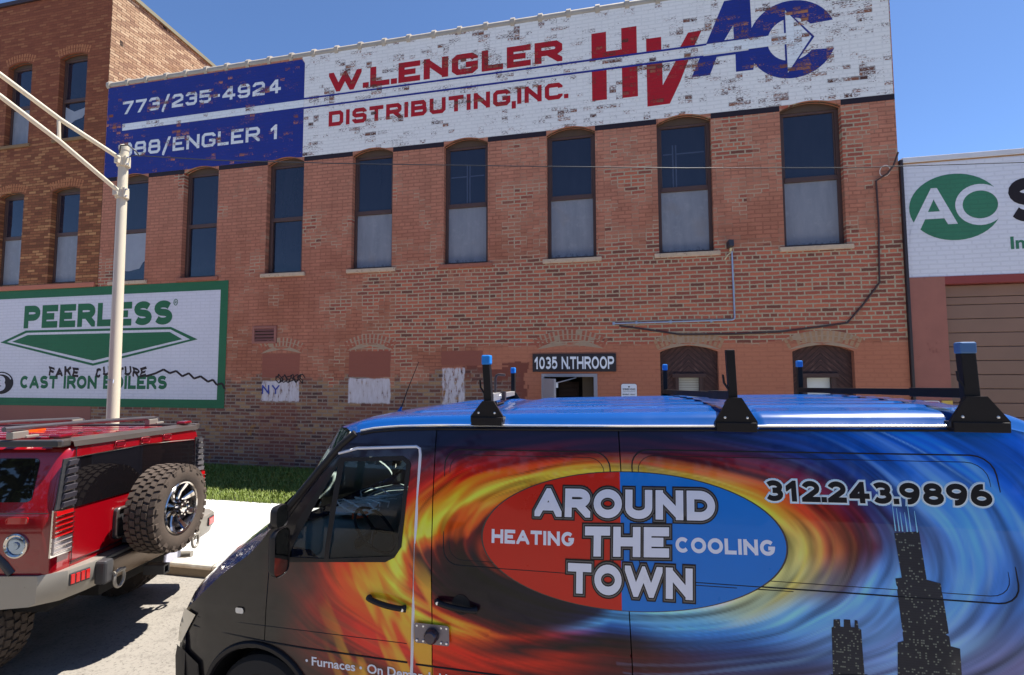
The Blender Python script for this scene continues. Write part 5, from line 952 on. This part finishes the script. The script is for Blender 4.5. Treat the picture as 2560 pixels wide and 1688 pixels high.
# ladder racks
M_RACK = mat('black_rack_steel', (.013, .010, .010, 1), .5, var=.25, vs=12, spec=.25); M_CAPB = mat('blue_end_cap', lin(24, 128, 214, .9), .4, var=.08); M_CAPD = mat('faded_blue_end_cap', lin(70, 110, 160, .9), .5, var=.1); M_SILV = mat('aluminium_bar', alb(176, 172, 170), .35, .6)
RK = [((-.919, -.73), (-.859, -.813), (-.839, -.795), 2.603, 2.205, 2.33, (-1.06, 2.546), 2.362, 2.334, True), ((.462, .664), (.526, .571), (.541, .582), 2.621, 2.2, 2.361, (.323, 2.569), 2.39, 2.35, False), ((1.559, 1.797), (1.624, 1.689), (1.638, 1.702), 2.644, 2.222, 2.377, (1.413, 2.593), 2.413, 2.37, True)]
for i, (bs, tp, md, zt_, zb_, zm_, (fx_, fz_), zc1, zc2, cap) in enumerate(RK):
    b = MB(); pl_ = lambda y_: (lambda u, v, h: (u, y_+h, v))
    b.prism([(bs[0]-.005, zb_), (bs[1]+.005, zb_), (bs[1]+.005, zb_+.035), (md[1]+.012, zm_), (md[0]-.012, zm_), (bs[0]-.005, zb_+.035)], pl_(2.965), .02)
    b.box(bs[0], bs[1], 2.955, 3.06, zb_-.02, zb_+.03)
    rk = b.build('ladder_rack', M_RACK, van, bevel=.004)
    w_ = md[1]-md[0]; d_ = .024
    b = MB(); b.add([(x, y_, z) for x0_, x1_, z in ((md[0], md[1], zb_+.04), (tp[0], tp[1], zt_-(.055 if cap else 0))) for x, y_ in ((x0_, 2.985), (x1_, 2.985), (x1_, 3.035), (x0_, 3.035))], [(0, 1, 5, 4), (1, 2, 6, 5), (2, 3, 7, 6), (3, 0, 4, 7), (4, 5, 6, 7)]); b.build('upright', M_RACK, rk, bevel=.004)
    if cap: b = MB(); b.obox(((tp[0]+tp[1])/2, 3.01, zt_-.027), ((tp[1]-tp[0])/2+.004, 0, 0), (0, .03, 0), (0, 0, .029)); b.build('end_cap', M_CAPB if i == 0 else M_CAPD, rk, bevel=.008)
    b = MB(); b.box(fx_-.018, fx_+.018, 4.73, 4.78, 2.24, fz_-.05); b.prism([(fx_-.11, 2.2), (fx_+.11, 2.2), (fx_+.03, 2.31), (fx_-.03, 2.31)], pl_(4.73), .015); b.build('upright', M_RACK, rk, bevel=.004)
    b = MB(); b.box(fx_-.021, fx_+.021, 4.725, 4.785, fz_-.055, fz_); b.build('end_cap', M_CAPB, rk, bevel=.008)
    a_ = Vector((md[0]+.02, 3.03, (zc1+zc2)/2)); e_ = Vector((fx_, 4.74, (zc1+zc2)/2-.045)); d_ = (e_-a_)/2; n_ = Vector((1, -d_.x/d_.y, 0)).normalized()
    b = MB(); b.obox((a_+e_)/2, d_, n_*.018, Vector((0, 0, .0195))); b.build('crossbar', M_SILV if i == 0 else M_RACK, rk, bevel=.003)
    b = MB(); q = a_+d_*.22; b.obox(q, d_*.22, n_*.022, Vector((0, 0, .025))); b.lathe(q+d_*.2+Vector((0, 0, 0))-n_*-.022, n_, [(0, .012), (.006, .01), (.007, 0)], 12); b.build('sleeve', M_SILV if i == 0 else M_RACK, rk, bevel=.003)
    b = MB(); hx = md[0]-.004; b.tube([(hx-.03, 2.99, zm_+.125), (hx-.026, 2.99, zm_+.08), (hx-.004, 2.99, zm_+.045), (hx-.0, 2.99, zm_+.0), (hx-.022, 2.99, zm_-.03), (hx-.024, 2.99, zm_-.07)], .006, 6); b.build('hook', M_RACK, rk, autos=60)
    b = MB()
    for x_ in (bs[0]+.045, bs[1]-.045): b.lathe((x_, 2.965, zb_+.055), (0, -1, 0), [(0, .0075), (.003, .006), (.004, 0)], 10)
    b.build('bolts', M_CHROME, rk)
    if i == 0:
        b = MB(); b.tube([(-.858, 3.3, 2.31), (-.857, 3.3, 2.46), (-.85, 3.3, 2.48), (-.835, 3.3, 2.486), (-.79, 3.3, 2.483)], .0085, 8); b.tube([(-.86, 3.3, 2.31), (-.84, 3.3, 2.285), (-.80, 3.3, 2.30)], .008, 6); b.obox((-.885, 3.56, 2.335), (.035, 0, 0), (0, .02, 0), (0, 0, .032)); b.build('ladder_clamp', mat('worn_clamp_steel', alb(70, 60, 60), .4, .4), rk, autos=50)
b = MB(); b.tube([(-1.875, 4.0, 2.165), (-1.85, 4.0, 2.215)], [.02, .009], 10); an = b.build('antenna', M_VBLUE, van, autos=50); b = MB(); b.tube([(-1.85, 4.0, 2.21), (-1.80, 4.0, 2.35), (-1.70, 4.0, 2.59)], [.006, .004, .0025], 6); b.build('mast', M_RACK, an)
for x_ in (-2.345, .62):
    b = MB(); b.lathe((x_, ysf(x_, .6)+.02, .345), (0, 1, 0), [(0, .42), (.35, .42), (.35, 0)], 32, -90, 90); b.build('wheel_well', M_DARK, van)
# wheels
M_TYRE = mat('tyre_rubber', (.022, .02, .019, 1), .8, var=.25, vs=14, bumpy=.3); M_RIM = mat('steel_rim', alb(120, 120, 124), .4, .5)
for x_ in (-2.345, .62):
    for y_, s_ in ((3.0, -1), (2*YC-3.0, 1)):
        b = MB(); c_ = (x_, y_, .335); b.lathe(c_, (0, s_, 0), [(-.2, .2), (-.2, .3), (-.17, .33), (-.03, .335), (0, .31), (.005, .23), (-.02, .2)], 40); wh = b.build('wheel', M_TYRE, van, autos=40)
        b = MB(); b.lathe(c_, (0, s_, 0), [(-.02, .2), (-.06, .16), (-.04, .08), (-.01, .06), (0, 0)], 30); b.build('rim', M_RIM, wh, autos=40)
# ================================================================ red off-road truck, seen from behind
HA = R(13); HO = Vector((-4.53, 3.4, 0)); HX = Vector((math.cos(HA), math.sin(HA), 0)); HC = Vector((-math.sin(HA), math.cos(HA), 0))
def H(q, v, z): p = HO+HX*q+HC*v; return (p.x, p.y, z-.026*v)
suv = thing('off_road_truck', tuple(HO+HX*-2+HC*.87), 'big red off-road truck with chrome wheeled spare tyre on its tailgate', 'truck')
M_RED = mat('red_vehicle_paint', lin(150, 6, 20, .78), .2, var=.08, vs=2, coat=.9); M_HGLS = NT('dark_privacy_glass'); M_HGLS.set(Base_Color=(.006, .005, .006, 1), Roughness=.02); M_HGLS.b.inputs['Specular IOR Level'].default_value = .6; M_HGLS = M_HGLS.m
M_SATIN = mat('satin_grey_trim', lin(120, 112, 108, .9), .32, .7, var=.15, vs=5); M_BUMP = mat('grey_metallic_bumper', lin(168, 162, 152, .8), .42, .45, var=.12, vs=6, dirt=(lin(120, 100, 80, .7), .66)); M_DGR = mat('charcoal_trim', (.035, .034, .037, 1), .45, var=.2)
M_LENSR = mat('red_lens', lin(190, 16, 20, .9), .12, var=.1, coat=.8); M_LENSD = mat('dark_red_lens', lin(120, 10, 26, .8), .12, var=.1, coat=.8); M_LENSC = mat('clear_lens', lin(190, 178, 176, .9), .12, .3, coat=.8); M_CHR = mat('chrome', (.62, .58, .54, 1), .12, 1.0, var=.06)
SEC = [(-.10, .78), (-.15, .86), (-.155, 1.34), (-.13, 1.42), (-.06, 1.80), (-.03, 1.865), (.03, 1.905), (.12, 1.925), (.45, 1.94), (.87, 1.945)]
SEC = SEC+[(1.74-v, z) for v, z in SEC[::-1][1:]]
def section(q, top=1.0, inset=0):
    out = []
    for v, z in SEC:
        vv = .87+(v-.87)*(1-inset/1.0) if inset else v
        out.append(H(q, vv, .78+(z-.78)*top-(inset*.35 if z > 1.9 else 0)))
    return out
b = MB(); b.grid([section(q, 1, i_) for q, i_ in ((0, .075), (-.012, .04), (-.035, .015), (-.075, 0), (-1.0, 0), (-2.0, 0), (-2.45, .0))]); b.add(section(0, 1, .075), [tuple(range(len(SEC)))])
b.build('body', M_RED, suv, autos=35)
b = MB(); hs = lambda q, zt: [H(q, v, z) for v, z in ((-.15, .7), (-.155, 1.2), (-.10, zt), (.87, zt+.02), (1.84, zt), (1.895, 1.2), (1.89, .7))]
b.grid([hs(-2.45, 1.38), hs(-3.2, 1.34), hs(-4.2, 1.28), hs(-4.35, 1.15)]); b.add(hs(-4.35, 1.15), [tuple(range(7))]); b.build('hood', M_RED, suv, autos=35)
b = MB(); ws = [(-2.45, 1.93, -.0), (-2.75, 1.4, -.1)]; b.add([H(q, v, z) for q, z, k in ws for v in (.02+k, 1.72-k)], [(0, 1, 3, 2)]); b.build('windshield', M_HGLS, suv)
def patch(name, pts, m, parent=suv, off=.006, plane='rear', thick=.01, bevel=0):   # flat part on the tailgate (v,z) or on the near side (q,z)
    b = MB()
    if plane == 'rear': b.prism(pts, lambda v, z, h: H(off+thick-h if thick else off, v, z), thick)
    else:
        vs_ = lambda z: float(np.interp(z, [.78, .86, 1.34, 1.42, 1.80, 1.87], [-.10, -.15, -.155, -.13, -.06, -.03])); b.prism(pts, lambda q, z, h: H(q, vs_(z)-off-thick+h, z), thick)
    return b.build(name, m, parent, bevel=bevel)
# roof band, lamps, cross bars
b = MB(); b.add([H(q, v, z) for q, v, z in ((.012, .02, 1.892), (.012, 1.72, 1.892), (-.0, 1.72, 1.935), (-.0, .02, 1.935), (-.12, 1.72, 1.957), (-.12, .02, 1.957))], [(0, 1, 2, 3), (3, 2, 4, 5)]); b.build('spoiler', M_SATIN, suv, fixn=False)
for vv, nm in ((-.045, 1), (1.785, 0)):
    b = MB(); b.obox(H(-1.2, vv, 1.925), HX*1.15, HC*.03, Vector((0, 0, .028))); b.build('roof_side_trim', M_DGR, suv, bevel=.01)
    b = MB(); b.obox(H(-.09, vv+(.02 if nm else -.02), 1.925), HX*.075, HC*.045, Vector((0, 0, .03))); b.build('roof_corner_cap', M_SATIN, suv, bevel=.012)
for v, q, z in ((.07, -.15, 1.975), (1.64, -.1, 1.975)):
    b = MB(); b.obox(H(q, v, z), HX*.05, HC*.07, Vector((0, 0, .018))); b.build('marker_lamp', M_LENSD, suv, bevel=.015)
for v in (.53, .86, 1.19):
    ps = rrect(v-.05, v+.05, 1.842, 1.874, .016); l = patch('marker_lamp', ps, M_LENSD, off=.0, thick=.016, bevel=.004)
    b = MB(); P_ = [H(.012, u, w_) for u, w_ in rrect(v-.062, v+.062, 1.831, 1.885, .02)]; b.tube(P_+[P_[0]], .005, 6); b.build('bezel', M_RED, l, autos=60)
for q, v0, v1, z0, z1 in ((-.45, -.12, 1.70, 2.045, 2.03), (-1.3, .0, 1.68, 2.045, 2.02)):
    b = MB(); pts = [H(q, v0, z0), H(q, (v0+v1)/2, (z0+z1)/2+.008), H(q, v1-.06, z1), H(q, v1, z1-.015), H(q, v1+.015, z1-.06)]; b.tube(pts, .021, 10); cb = b.build('roof_bar', mat('satin_silver_bar', lin(132, 130, 138, .75), .3, .75), suv, autos=50)
    for v_ in (v0+.12, v1-.1):
        b = MB(); b.obox(H(q, v_, z0-.055), HX*.03, HC*.07, Vector((0, 0, .03))); b.obox(H(q+.02, v_+.1, z0-.075), HX*.02, HC*.06, Vector((0, 0, .012))); b.build('bar_bracket', M_BUMP, cb, bevel=.006)
b = MB()
for q in (-.5, -.75, -1.0):
    for k in range(6): b.lathe(H(q, .3+k*.23, 1.934+.012*(1-abs(k-2.5)/2.5)), (0, 0, 1), [(0, .05), (.004, .045), (.006, 0)], 14)
b.build('roof_discs', M_DGR, suv)  # dark discs in rows across the roof
b = MB(); b.obox(H(-1.15, .9, 1.96), HX*.05, HC*.1, Vector((0, 0, .03))); b.build('amber_roof_lamp', mat('amber_lens', lin(220, 90, 20), .2, coat=.6), suv, bevel=.015)
for v in (.28, .5, .72, .94, 1.16, 1.38):
    b = MB(); b.obox(H(-1.1, v, 1.942), HX*.9, HC*.045, Vector((0, 0, .009))); b.build('roof_rib', M_RED, suv, bevel=.008)
# tailgate glass, louvres, lamps
patch('rear_window', [(.056, 1.385), (1.69, 1.392), (1.672, 1.775), (.87, 1.81), (.056, 1.797)], M_HGLS, off=.0, thick=.008, bevel=.002)
b = MB(); P_ = [H(.012, v, z) for v, z in ((.05, 1.80), (.46, 1.809), (.87, 1.815), (1.28, 1.803), (1.68, 1.782))]; b.tube(P_, .005, 6); b.build('window_trim', M_CHR, suv, autos=60)
b = MB(); b.tube([H(.009, .045, 1.89), H(.009, .047, 1.4), H(.009, .05, .93)], .0035, 6); b.tube([H(.006, .05, .945), H(.006, .9, .955), H(.006, 1.7, .95)], .004, 6); b.build('tailgate_gap', M_SEAM, suv, autos=60)
M_LOUV = mat('lilac_grey_louvre', lin(104, 99, 108, .75), .32, .35, var=.1)
for sgn in (1, -1):
    f = (lambda v: v) if sgn == 1 else (lambda v: 1.74-v)
    lo = patch('louvre', [(f(-.075), 1.80), (f(.05), 1.805), (f(.05), 1.388), (f(-.135), 1.388), (f(-.12), 1.45)][::sgn], M_DGR, off=0, thick=.012)
    for k in range(6):
        z1 = 1.785-k*.066; zb = z1-.048; e = lambda z: -.065-(1.79-z)*.115
        b = MB(); b.prism([(f(e(z1)+.02), z1), (f(.036), z1+.004), (f(.036), zb+.012), (f(e(zb)+.02), zb)][::sgn], lambda v, z, h: H(.046-h-(z1-z)*.3, v, z), .022); sl = b.build('slat', M_LOUV, lo, bevel=.003)
        b = MB(); b.tube([H(.030, f(e(zb)+.02), zb+.003), H(.030, f(.036), zb+.012)], .0055, 6); b.build('slat_edge', M_CHR, sl)
    la = patch('tail_light', [(f(-.145), 1.405), (f(.045), 1.40), (f(.042), 1.035), (f(-.155), 1.035)][::sgn], M_CHR, off=0, thick=.012, bevel=.004)
    patch('red_section', [(f(-.128), 1.39), (f(.03), 1.386), (f(.03), 1.18), (f(-.133), 1.18)][::sgn], M_LENSR, la, off=.012, thick=.014, bevel=.003); patch('clear_section', [(f(-.134), 1.178), (f(.03), 1.178), (f(.03), 1.05), (f(-.138), 1.05)][::sgn], M_LENSC, la, off=.012, thick=.012, bevel=.003)
    b = MB()
    for k in range(8): z = 1.355-k*.041; b.tube([H(.032, f(-.14), z-.004), H(.032, f(.035), z)], .0048, 6)
    b.build('guard_bars', M_CHR, la)
# side glass and fittings
for q0, q1 in ((-1.05, -.19), (-1.75, -1.12), (-2.35, -1.82)):
    patch('side_window', rrect(q0, q1, 1.467, 1.805, .04), M_HGLS, off=-.002, plane='side', thick=.008, bevel=.002)
b = MB(); b.tube([H(-.02, -.158, 1.385), H(-2.4, -.158, 1.385)], .004, 6); b.build('belt_line', M_SEAM, suv)
patch('side_reflector', rrect(-.345, -.175, 1.305, 1.355, .015), M_LENSR, off=.0, plane='side', thick=.012, bevel=.004)
fc = MB(); c_ = H(-.255, -.155, 1.137); fc.lathe(c_, tuple(-HC), [(0, .095), (.014, .095), (.018, .085), (.012, .072), (.006, .07)], 28); fo = fc.build('fuel_cap', M_CHR, suv, autos=40)
fc = MB(); fc.lathe(c_, tuple(-HC), [(.004, .071), (.01, .05), (.008, .03), (.018, .026), (.02, 0)], 24); fc.build('cap_face', mat('blue_tinted_chrome', (.3, .38, .5, 1), .15, 1.0), fo, autos=40)
b = MB()
for k in range(8): b.lathe(Vector(c_)-HC*.017+(HX*math.cos(k*.785)+Vector((0, 0, math.sin(k*.785))))*.082, tuple(-HC), [(0, .006), (.004, .004), (.005, 0)], 8)
b.build('cap_bolts', M_CHR, fo)
# wheels with block tread
M_MTYRE = mat('mud_tyre_rubber', lin(104, 88, 76, .45), .85, var=.3, vs=10, bumpy=.25)
def wheel(c, ax, r, w, name, rim=True, parent=suv, spokes=8):
    c = Vector(c); ax = Vector(ax).normalized(); t_ = Vector((0, 0, 1)); u_ = (t_-ax*t_.dot(ax)).normalized(); w_ = ax.cross(u_)
    b = MB(); h = w/2; b.lathe(c, ax, [(-h*.9, r*.58), (-h*1.05, r*.68), (-h*1.04, r*.86), (-h*.92, r*.945), (-h*.7, r*.965), (h*.7, r*.965), (h*.92, r*.945), (h*1.04, r*.86), (h*1.05, r*.68), (h*.9, r*.58)], 56)
    n = 36
    for k in range(n):
        for row, (xo, wd, ph, r_) in enumerate(((-.80, .2, 0, .975), (-.38, .2, .5, .99), (0, .17, .1, .995), (.38, .2, .6, .99), (.80, .2, .2, .975))):
            a = 2*math.pi*(k+ph)/n; rd = u_*math.cos(a)+w_*math.sin(a); tg = -u_*math.sin(a)+w_*math.cos(a); sk = (.25 if row % 2 else -.2)
            b.obox(c+ax*h*xo+rd*r*(r_-.012), (ax+tg*sk).normalized()*h*wd*.86, tg*r*.058, rd*r*.026)
        for s in (-1, 1):
            if k % 2 == 0:
                a = 2*math.pi*(k+.2)/n; rd = u_*math.cos(a)+w_*math.sin(a); tg = -u_*math.sin(a)+w_*math.cos(a); b.obox(c+ax*h*1.03*s+rd*r*.89, ax*h*.05, tg*r*.05, rd*r*.045)
    ty = b.build(name, M_MTYRE, parent, autos=32)
    if rim:
        b = MB(); b.lathe(c, ax, [(h*.95, r*.605), (h*1.0, r*.59), (h*.9, r*.56), (h*.25, r*.53), (h*.15, r*.2), (h*.15, 0)], 48); b.build('rim', mat('black_rim', (.012, .01, .012, 1), .2, coat=.6), ty, autos=40)
        b = MB(); b.lathe(c, ax, [(h*.96, r*.602), (h*1.03, r*.585), (h*.98, r*.555), (h*.92, r*.55)], 48); rr_ = b.build('rim_lip', M_CHR, ty, autos=40)
        b = MB()
        for k in range(spokes):
            a = 2*math.pi*(k+.5)/spokes; rd = u_*math.cos(a)+w_*math.sin(a); tg = -u_*math.sin(a)+w_*math.cos(a)
            P = [(.19, .045, .55), (.36, .05, .62), (.47, .08, .8), (.565, .092, .93)]
            rows = [[c+rd*r*p+tg*r*q_*s+ax*h*d for s in (-1, -.6, .6, 1)] for p, q_, d in P]
            for i_, rw in enumerate(rows): rw[0] = rw[0]-ax*h*.08; rw[3] = rw[3]-ax*h*.08
            b.grid(rows)
        b.build('spokes', M_CHR, ty, autos=30)
        b = MB(); b.lathe(c, ax, [(h*.5, r*.2), (h*.85, r*.18), (h*.95, r*.13), (h*1.12, r*.12), (h*1.18, r*.05), (h*1.18, 0)], 24)
        for k in range(8):
            a = 2*math.pi*k/8; rd = u_*math.cos(a)+w_*math.sin(a); b.lathe(c+rd*r*.15+ax*h*.84, ax, [(0, .016), (.05, .014), (.055, 0)], 8)
        b.build('hub_cap', M_CHR, ty, autos=35)
    return ty
sp = wheel(H(.335, .755, 1.222), tuple(HX), .412, .27, 'spare_wheel')
b = MB(); b.obox(H(.12, .78, 1.18), HX*.11, HC*.16, Vector((0, 0, .13))); b.obox(H(.06, .95, .98), HX*.05, HC*.35, Vector((0, 0, .04))); b.build('spare_carrier', M_DGR, suv, bevel=.01)
pr = patch('plate_recess', rrect(.50, 1.15, .99, 1.27, .03), M_DGR, off=.0, thick=.02, bevel=.004)
b = MB(); P_ = [H(.026, v, z) for v, z in rrect(.515, 1.14, 1.0, 1.26, .03)]; b.tube(P_+[P_[0]], .016, 8); b.build('recess_trim', M_SATIN, pr, autos=60)
for q in (-.80, -3.80):
    for v, s in ((.0, -1), (1.74, 1)): wheel(H(q, v, .455+.026*v), tuple(HC*s), .445, .32, 'wheel')
for v in (-.175, 1.915):
    b = MB(); P_ = [H(-.82+.68*math.cos(R(a)), v+(.04 if v < 0 else -.04), .46+.74*math.sin(R(a))) for a in range(38, 181, 8)]; b.tube(P_, .04, 8); b.build('wheel_flare', M_DGR, suv, autos=60)
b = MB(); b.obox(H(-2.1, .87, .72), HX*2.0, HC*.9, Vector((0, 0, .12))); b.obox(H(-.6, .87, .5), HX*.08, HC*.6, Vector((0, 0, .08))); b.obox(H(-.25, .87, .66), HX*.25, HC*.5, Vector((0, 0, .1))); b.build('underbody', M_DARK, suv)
# bumper and its fittings
for sgn in (1, -1):
    f = (lambda v: v) if sgn == 1 else (lambda v: 1.88-v)
    k_ = 0 if sgn == 1 else .06; plan = [(-.44, f(-.17)), (-.07+k_, f(-.17)), (.06+k_, f(-.04)), (.095+k_, f(.17)), (.095+k_, f(.30)), (-.1, f(.30)), (-.1, f(.0)), (-.44, f(.0))]
    b = MB(); n = len(plan)
    ring = lambda z, k: [H(q*(k if q > 0 else 1), v, z) for q, v in plan]
    b.grid([[H(q, v, .905) for q, v in plan], [H(q+.004, v, .89) for q, v in plan], [H(q, v, .78 if q > 0 else .70) for q, v in plan], [H(q-.05, v, .67 if q > -.1 else .64) for q, v in plan]], True)
    b.add([H(q, v, .905) for q, v in plan], [tuple(range(n))]); be = b.build('bumper_end', M_BUMP, suv, autos=30)
    p0, p1 = Vector(H(.064+k_, f(-.02), 0)), Vector(H(.094+k_, f(.13), 0)); dv = (p1-p0); nn = Vector((dv.y, -dv.x, 0)).normalized()*(1 if sgn == 1 else -1)
    if nn.dot(HX) < 0: nn = -nn
    b = MB(); b.obox((p0+p1)/2+Vector((0, 0, .825))+nn*.004, dv*.54, nn*.008, Vector((0, 0, .05))); rl = b.build('bumper_lamp', M_DGR, be, bevel=.006)
    for k in range(4):
        b = MB(); b.obox(p0+dv*(.1+k*.27)+Vector((0, 0, .825))+nn*.013, dv*.105, nn*.004, Vector((0, 0, .038))); b.build('red_lens', M_LENSR, rl, bevel=.003)
b = MB(); prof = [(.10, .87), (.14, .86), (.15, .80), (.13, .70), (.06, .66)]
b.grid([[H(q, v, z) for q, z in prof] for v in (.30, .5, 1.24, 1.44)]); b.build('bumper', mat('brushed_bronze_bumper', lin(128, 108, 88, .8), .4, .4, var=.25, vs=5), suv, autos=35)
b = MB(); b.obox(H(.05, .87, .90), HX*.06, HC*.6, Vector((0, 0, .02))); b.build('step_pad', M_DGR, suv, bevel=.01)
for v in (.24, 1.34):
    b = MB(); b.obox(H(.14, v, .80), HX*.05, HC*.05, Vector((0, 0, .10))); hk = b.build('tow_bracket', M_DGR, suv, bevel=.02)
    b = MB(); c_ = Vector(H(.2, v+.1, .71)); P_ = [c_+(HC*math.cos(R(a))*.055+Vector((0, 0, math.sin(R(a))*.075))) for a in range(0, 361, 20)]; b.tube(P_, .014, 8); b.tube([c_+HC*.06+Vector((0, 0, .06)), c_-HC*.07+Vector((0, 0, .06))], .016, 8); b.build('shackle', M_BUMP, hk, autos=60)
b = MB(); c_ = Vector(H(.17, .87, .605))
for s, hv in ((1, 0), (-1, 0)): b.obox(c_+HC*.035*s, HX*.1, HC*.008, Vector((0, 0, .042))); b.obox(c_+Vector((0, 0, .038*s)), HX*.1, HC*.04, Vector((0, 0, .008)))
b.build('hitch_receiver', M_DGR, suv); b = MB(); b.obox(H(.11, 1.2, .62), HX*.006, HC*.13, Vector((0, 0, .05))); b.build('licence_plate', mat('plate_face', alb(170, 170, 186), .4, var=.1), suv, bevel=.004)
b = MB(); b.tube([H(-.4, 1.5, .52), H(.12, 1.52, .54)], .035, 12); b.build('exhaust', M_BUMP, suv, autos=50)
# ---------------------------------------------------------------- leafy belt across the street (seen only in reflections)
m = NT('tree_leaves'); n_ = m.noise(m.pos(), 1.2, 3); m.set(Base_Color=m.mix(n_, (.03, .06, .012, 1), (.07, .11, .025, 1)), Roughness=.7)
g = MB(); vs = []; fs = []
for k in range(16):
    cx_, cy_, rr = -34+k*4.6+random.uniform(-1, 1), -15+random.uniform(-1.5, 1.5), random.uniform(2.0, 3.0); h_ = random.uniform(4.2, 6.2)
    for j in range(900):
        a, e_ = random.random()*6.283, math.asin(random.uniform(-1, 1)); q = rr*(random.random()**.4)*(1+.25*math.sin(a*3+k)); p = Vector((cx_+q*math.cos(a)*math.cos(e_), cy_+q*math.sin(a)*math.cos(e_), h_+q*1.1*math.sin(e_))); s_ = random.uniform(.16, .34)
        u_ = Vector((random.gauss(0, 1), random.gauss(0, 1), random.gauss(0, 1))).normalized(); w_ = u_.orthogonal().normalized(); n = len(vs); vs += [p-u_*s_, p+w_*s_*.6, p+u_*s_, p-w_*s_*.6]; fs.append((n, n+1, n+2, n+3))
    g.tube([(cx_, cy_, 0), (cx_, cy_, h_*.6), (cx_+.3, cy_, h_)], [.22, .17, .08], 8)
g.add(vs, fs); tag(g.build('tree_belt', m.m, fixn=False), kind='stuff')
g = MB(); g.box(-45, 45, -20.5, -19, 0, 3.4); tag(g.build('added_far_wall', mat('grey_block_wall', (.2, .18, .16, 1), .9, coords='pos', vs=2)), 'long low grey wall added unseen behind the trees across the street', 'wall')  # unseen wall, added only for the reflections

# dark pickup parked across the street: it shows in the van's side glass
pk = thing('pickup_truck', (-6.6, -6.2, 0), 'black pickup truck parked across the street and mirrored in the van window', 'pickup')
M_PK = mat('black_pickup_paint', (.012, .012, .014, 1), .25, coat=.7)
b = MB(); pr = [(-2.8, .5), (2.75, .5), (2.8, .75), (2.78, 1.02), (1.45, 1.12), (.75, 1.78), (.5, 1.84), (-.85, 1.84), (-1.05, 1.76), (-1.12, 1.18), (-2.78, 1.15)]
b.prism([(-6.6+u, v) for u, v in pr], lambda u, v, h: (u, -7.15+h, v), 1.9); b.build('body', M_PK, pk, bevel=.06)
for q in ([(-.98, 1.2), (-.15, 1.2), (-.15, 1.72), (-.9, 1.72)], [(-.08, 1.2), (1.25, 1.2), (.68, 1.72), (-.08, 1.72)]):
    b = MB(); b.prism([(-6.6+u, v) for u, v in q], lambda u, v, h: (u, -5.25+h, v), .01); b.build('side_window', M_HGLS, pk)
b = MB(); b.box(-9.3, -3.9, -5.25, -5.2, .48, .62); b.build('rocker_trim', mat('grey_rocker', alb(120, 116, 112), .5), pk)
for x_ in (-8.4, -4.75):
    for y_, s_ in ((-5.3, 1), (-7.1, -1)):
        b = MB(); b.lathe((x_, y_, .4), (0, s_, 0), [(-.2, .25), (-.2, .38), (0, .4), (.06, .38), (.07, .27)], 32); wh = b.build('wheel', M_TYRE, pk, autos=40); b = MB(); b.lathe((x_, y_, .4), (0, s_, 0), [(.07, .27), (.04, .24), (.06, .1), (.08, 0)], 10); b.build('rim', M_RIM, wh)
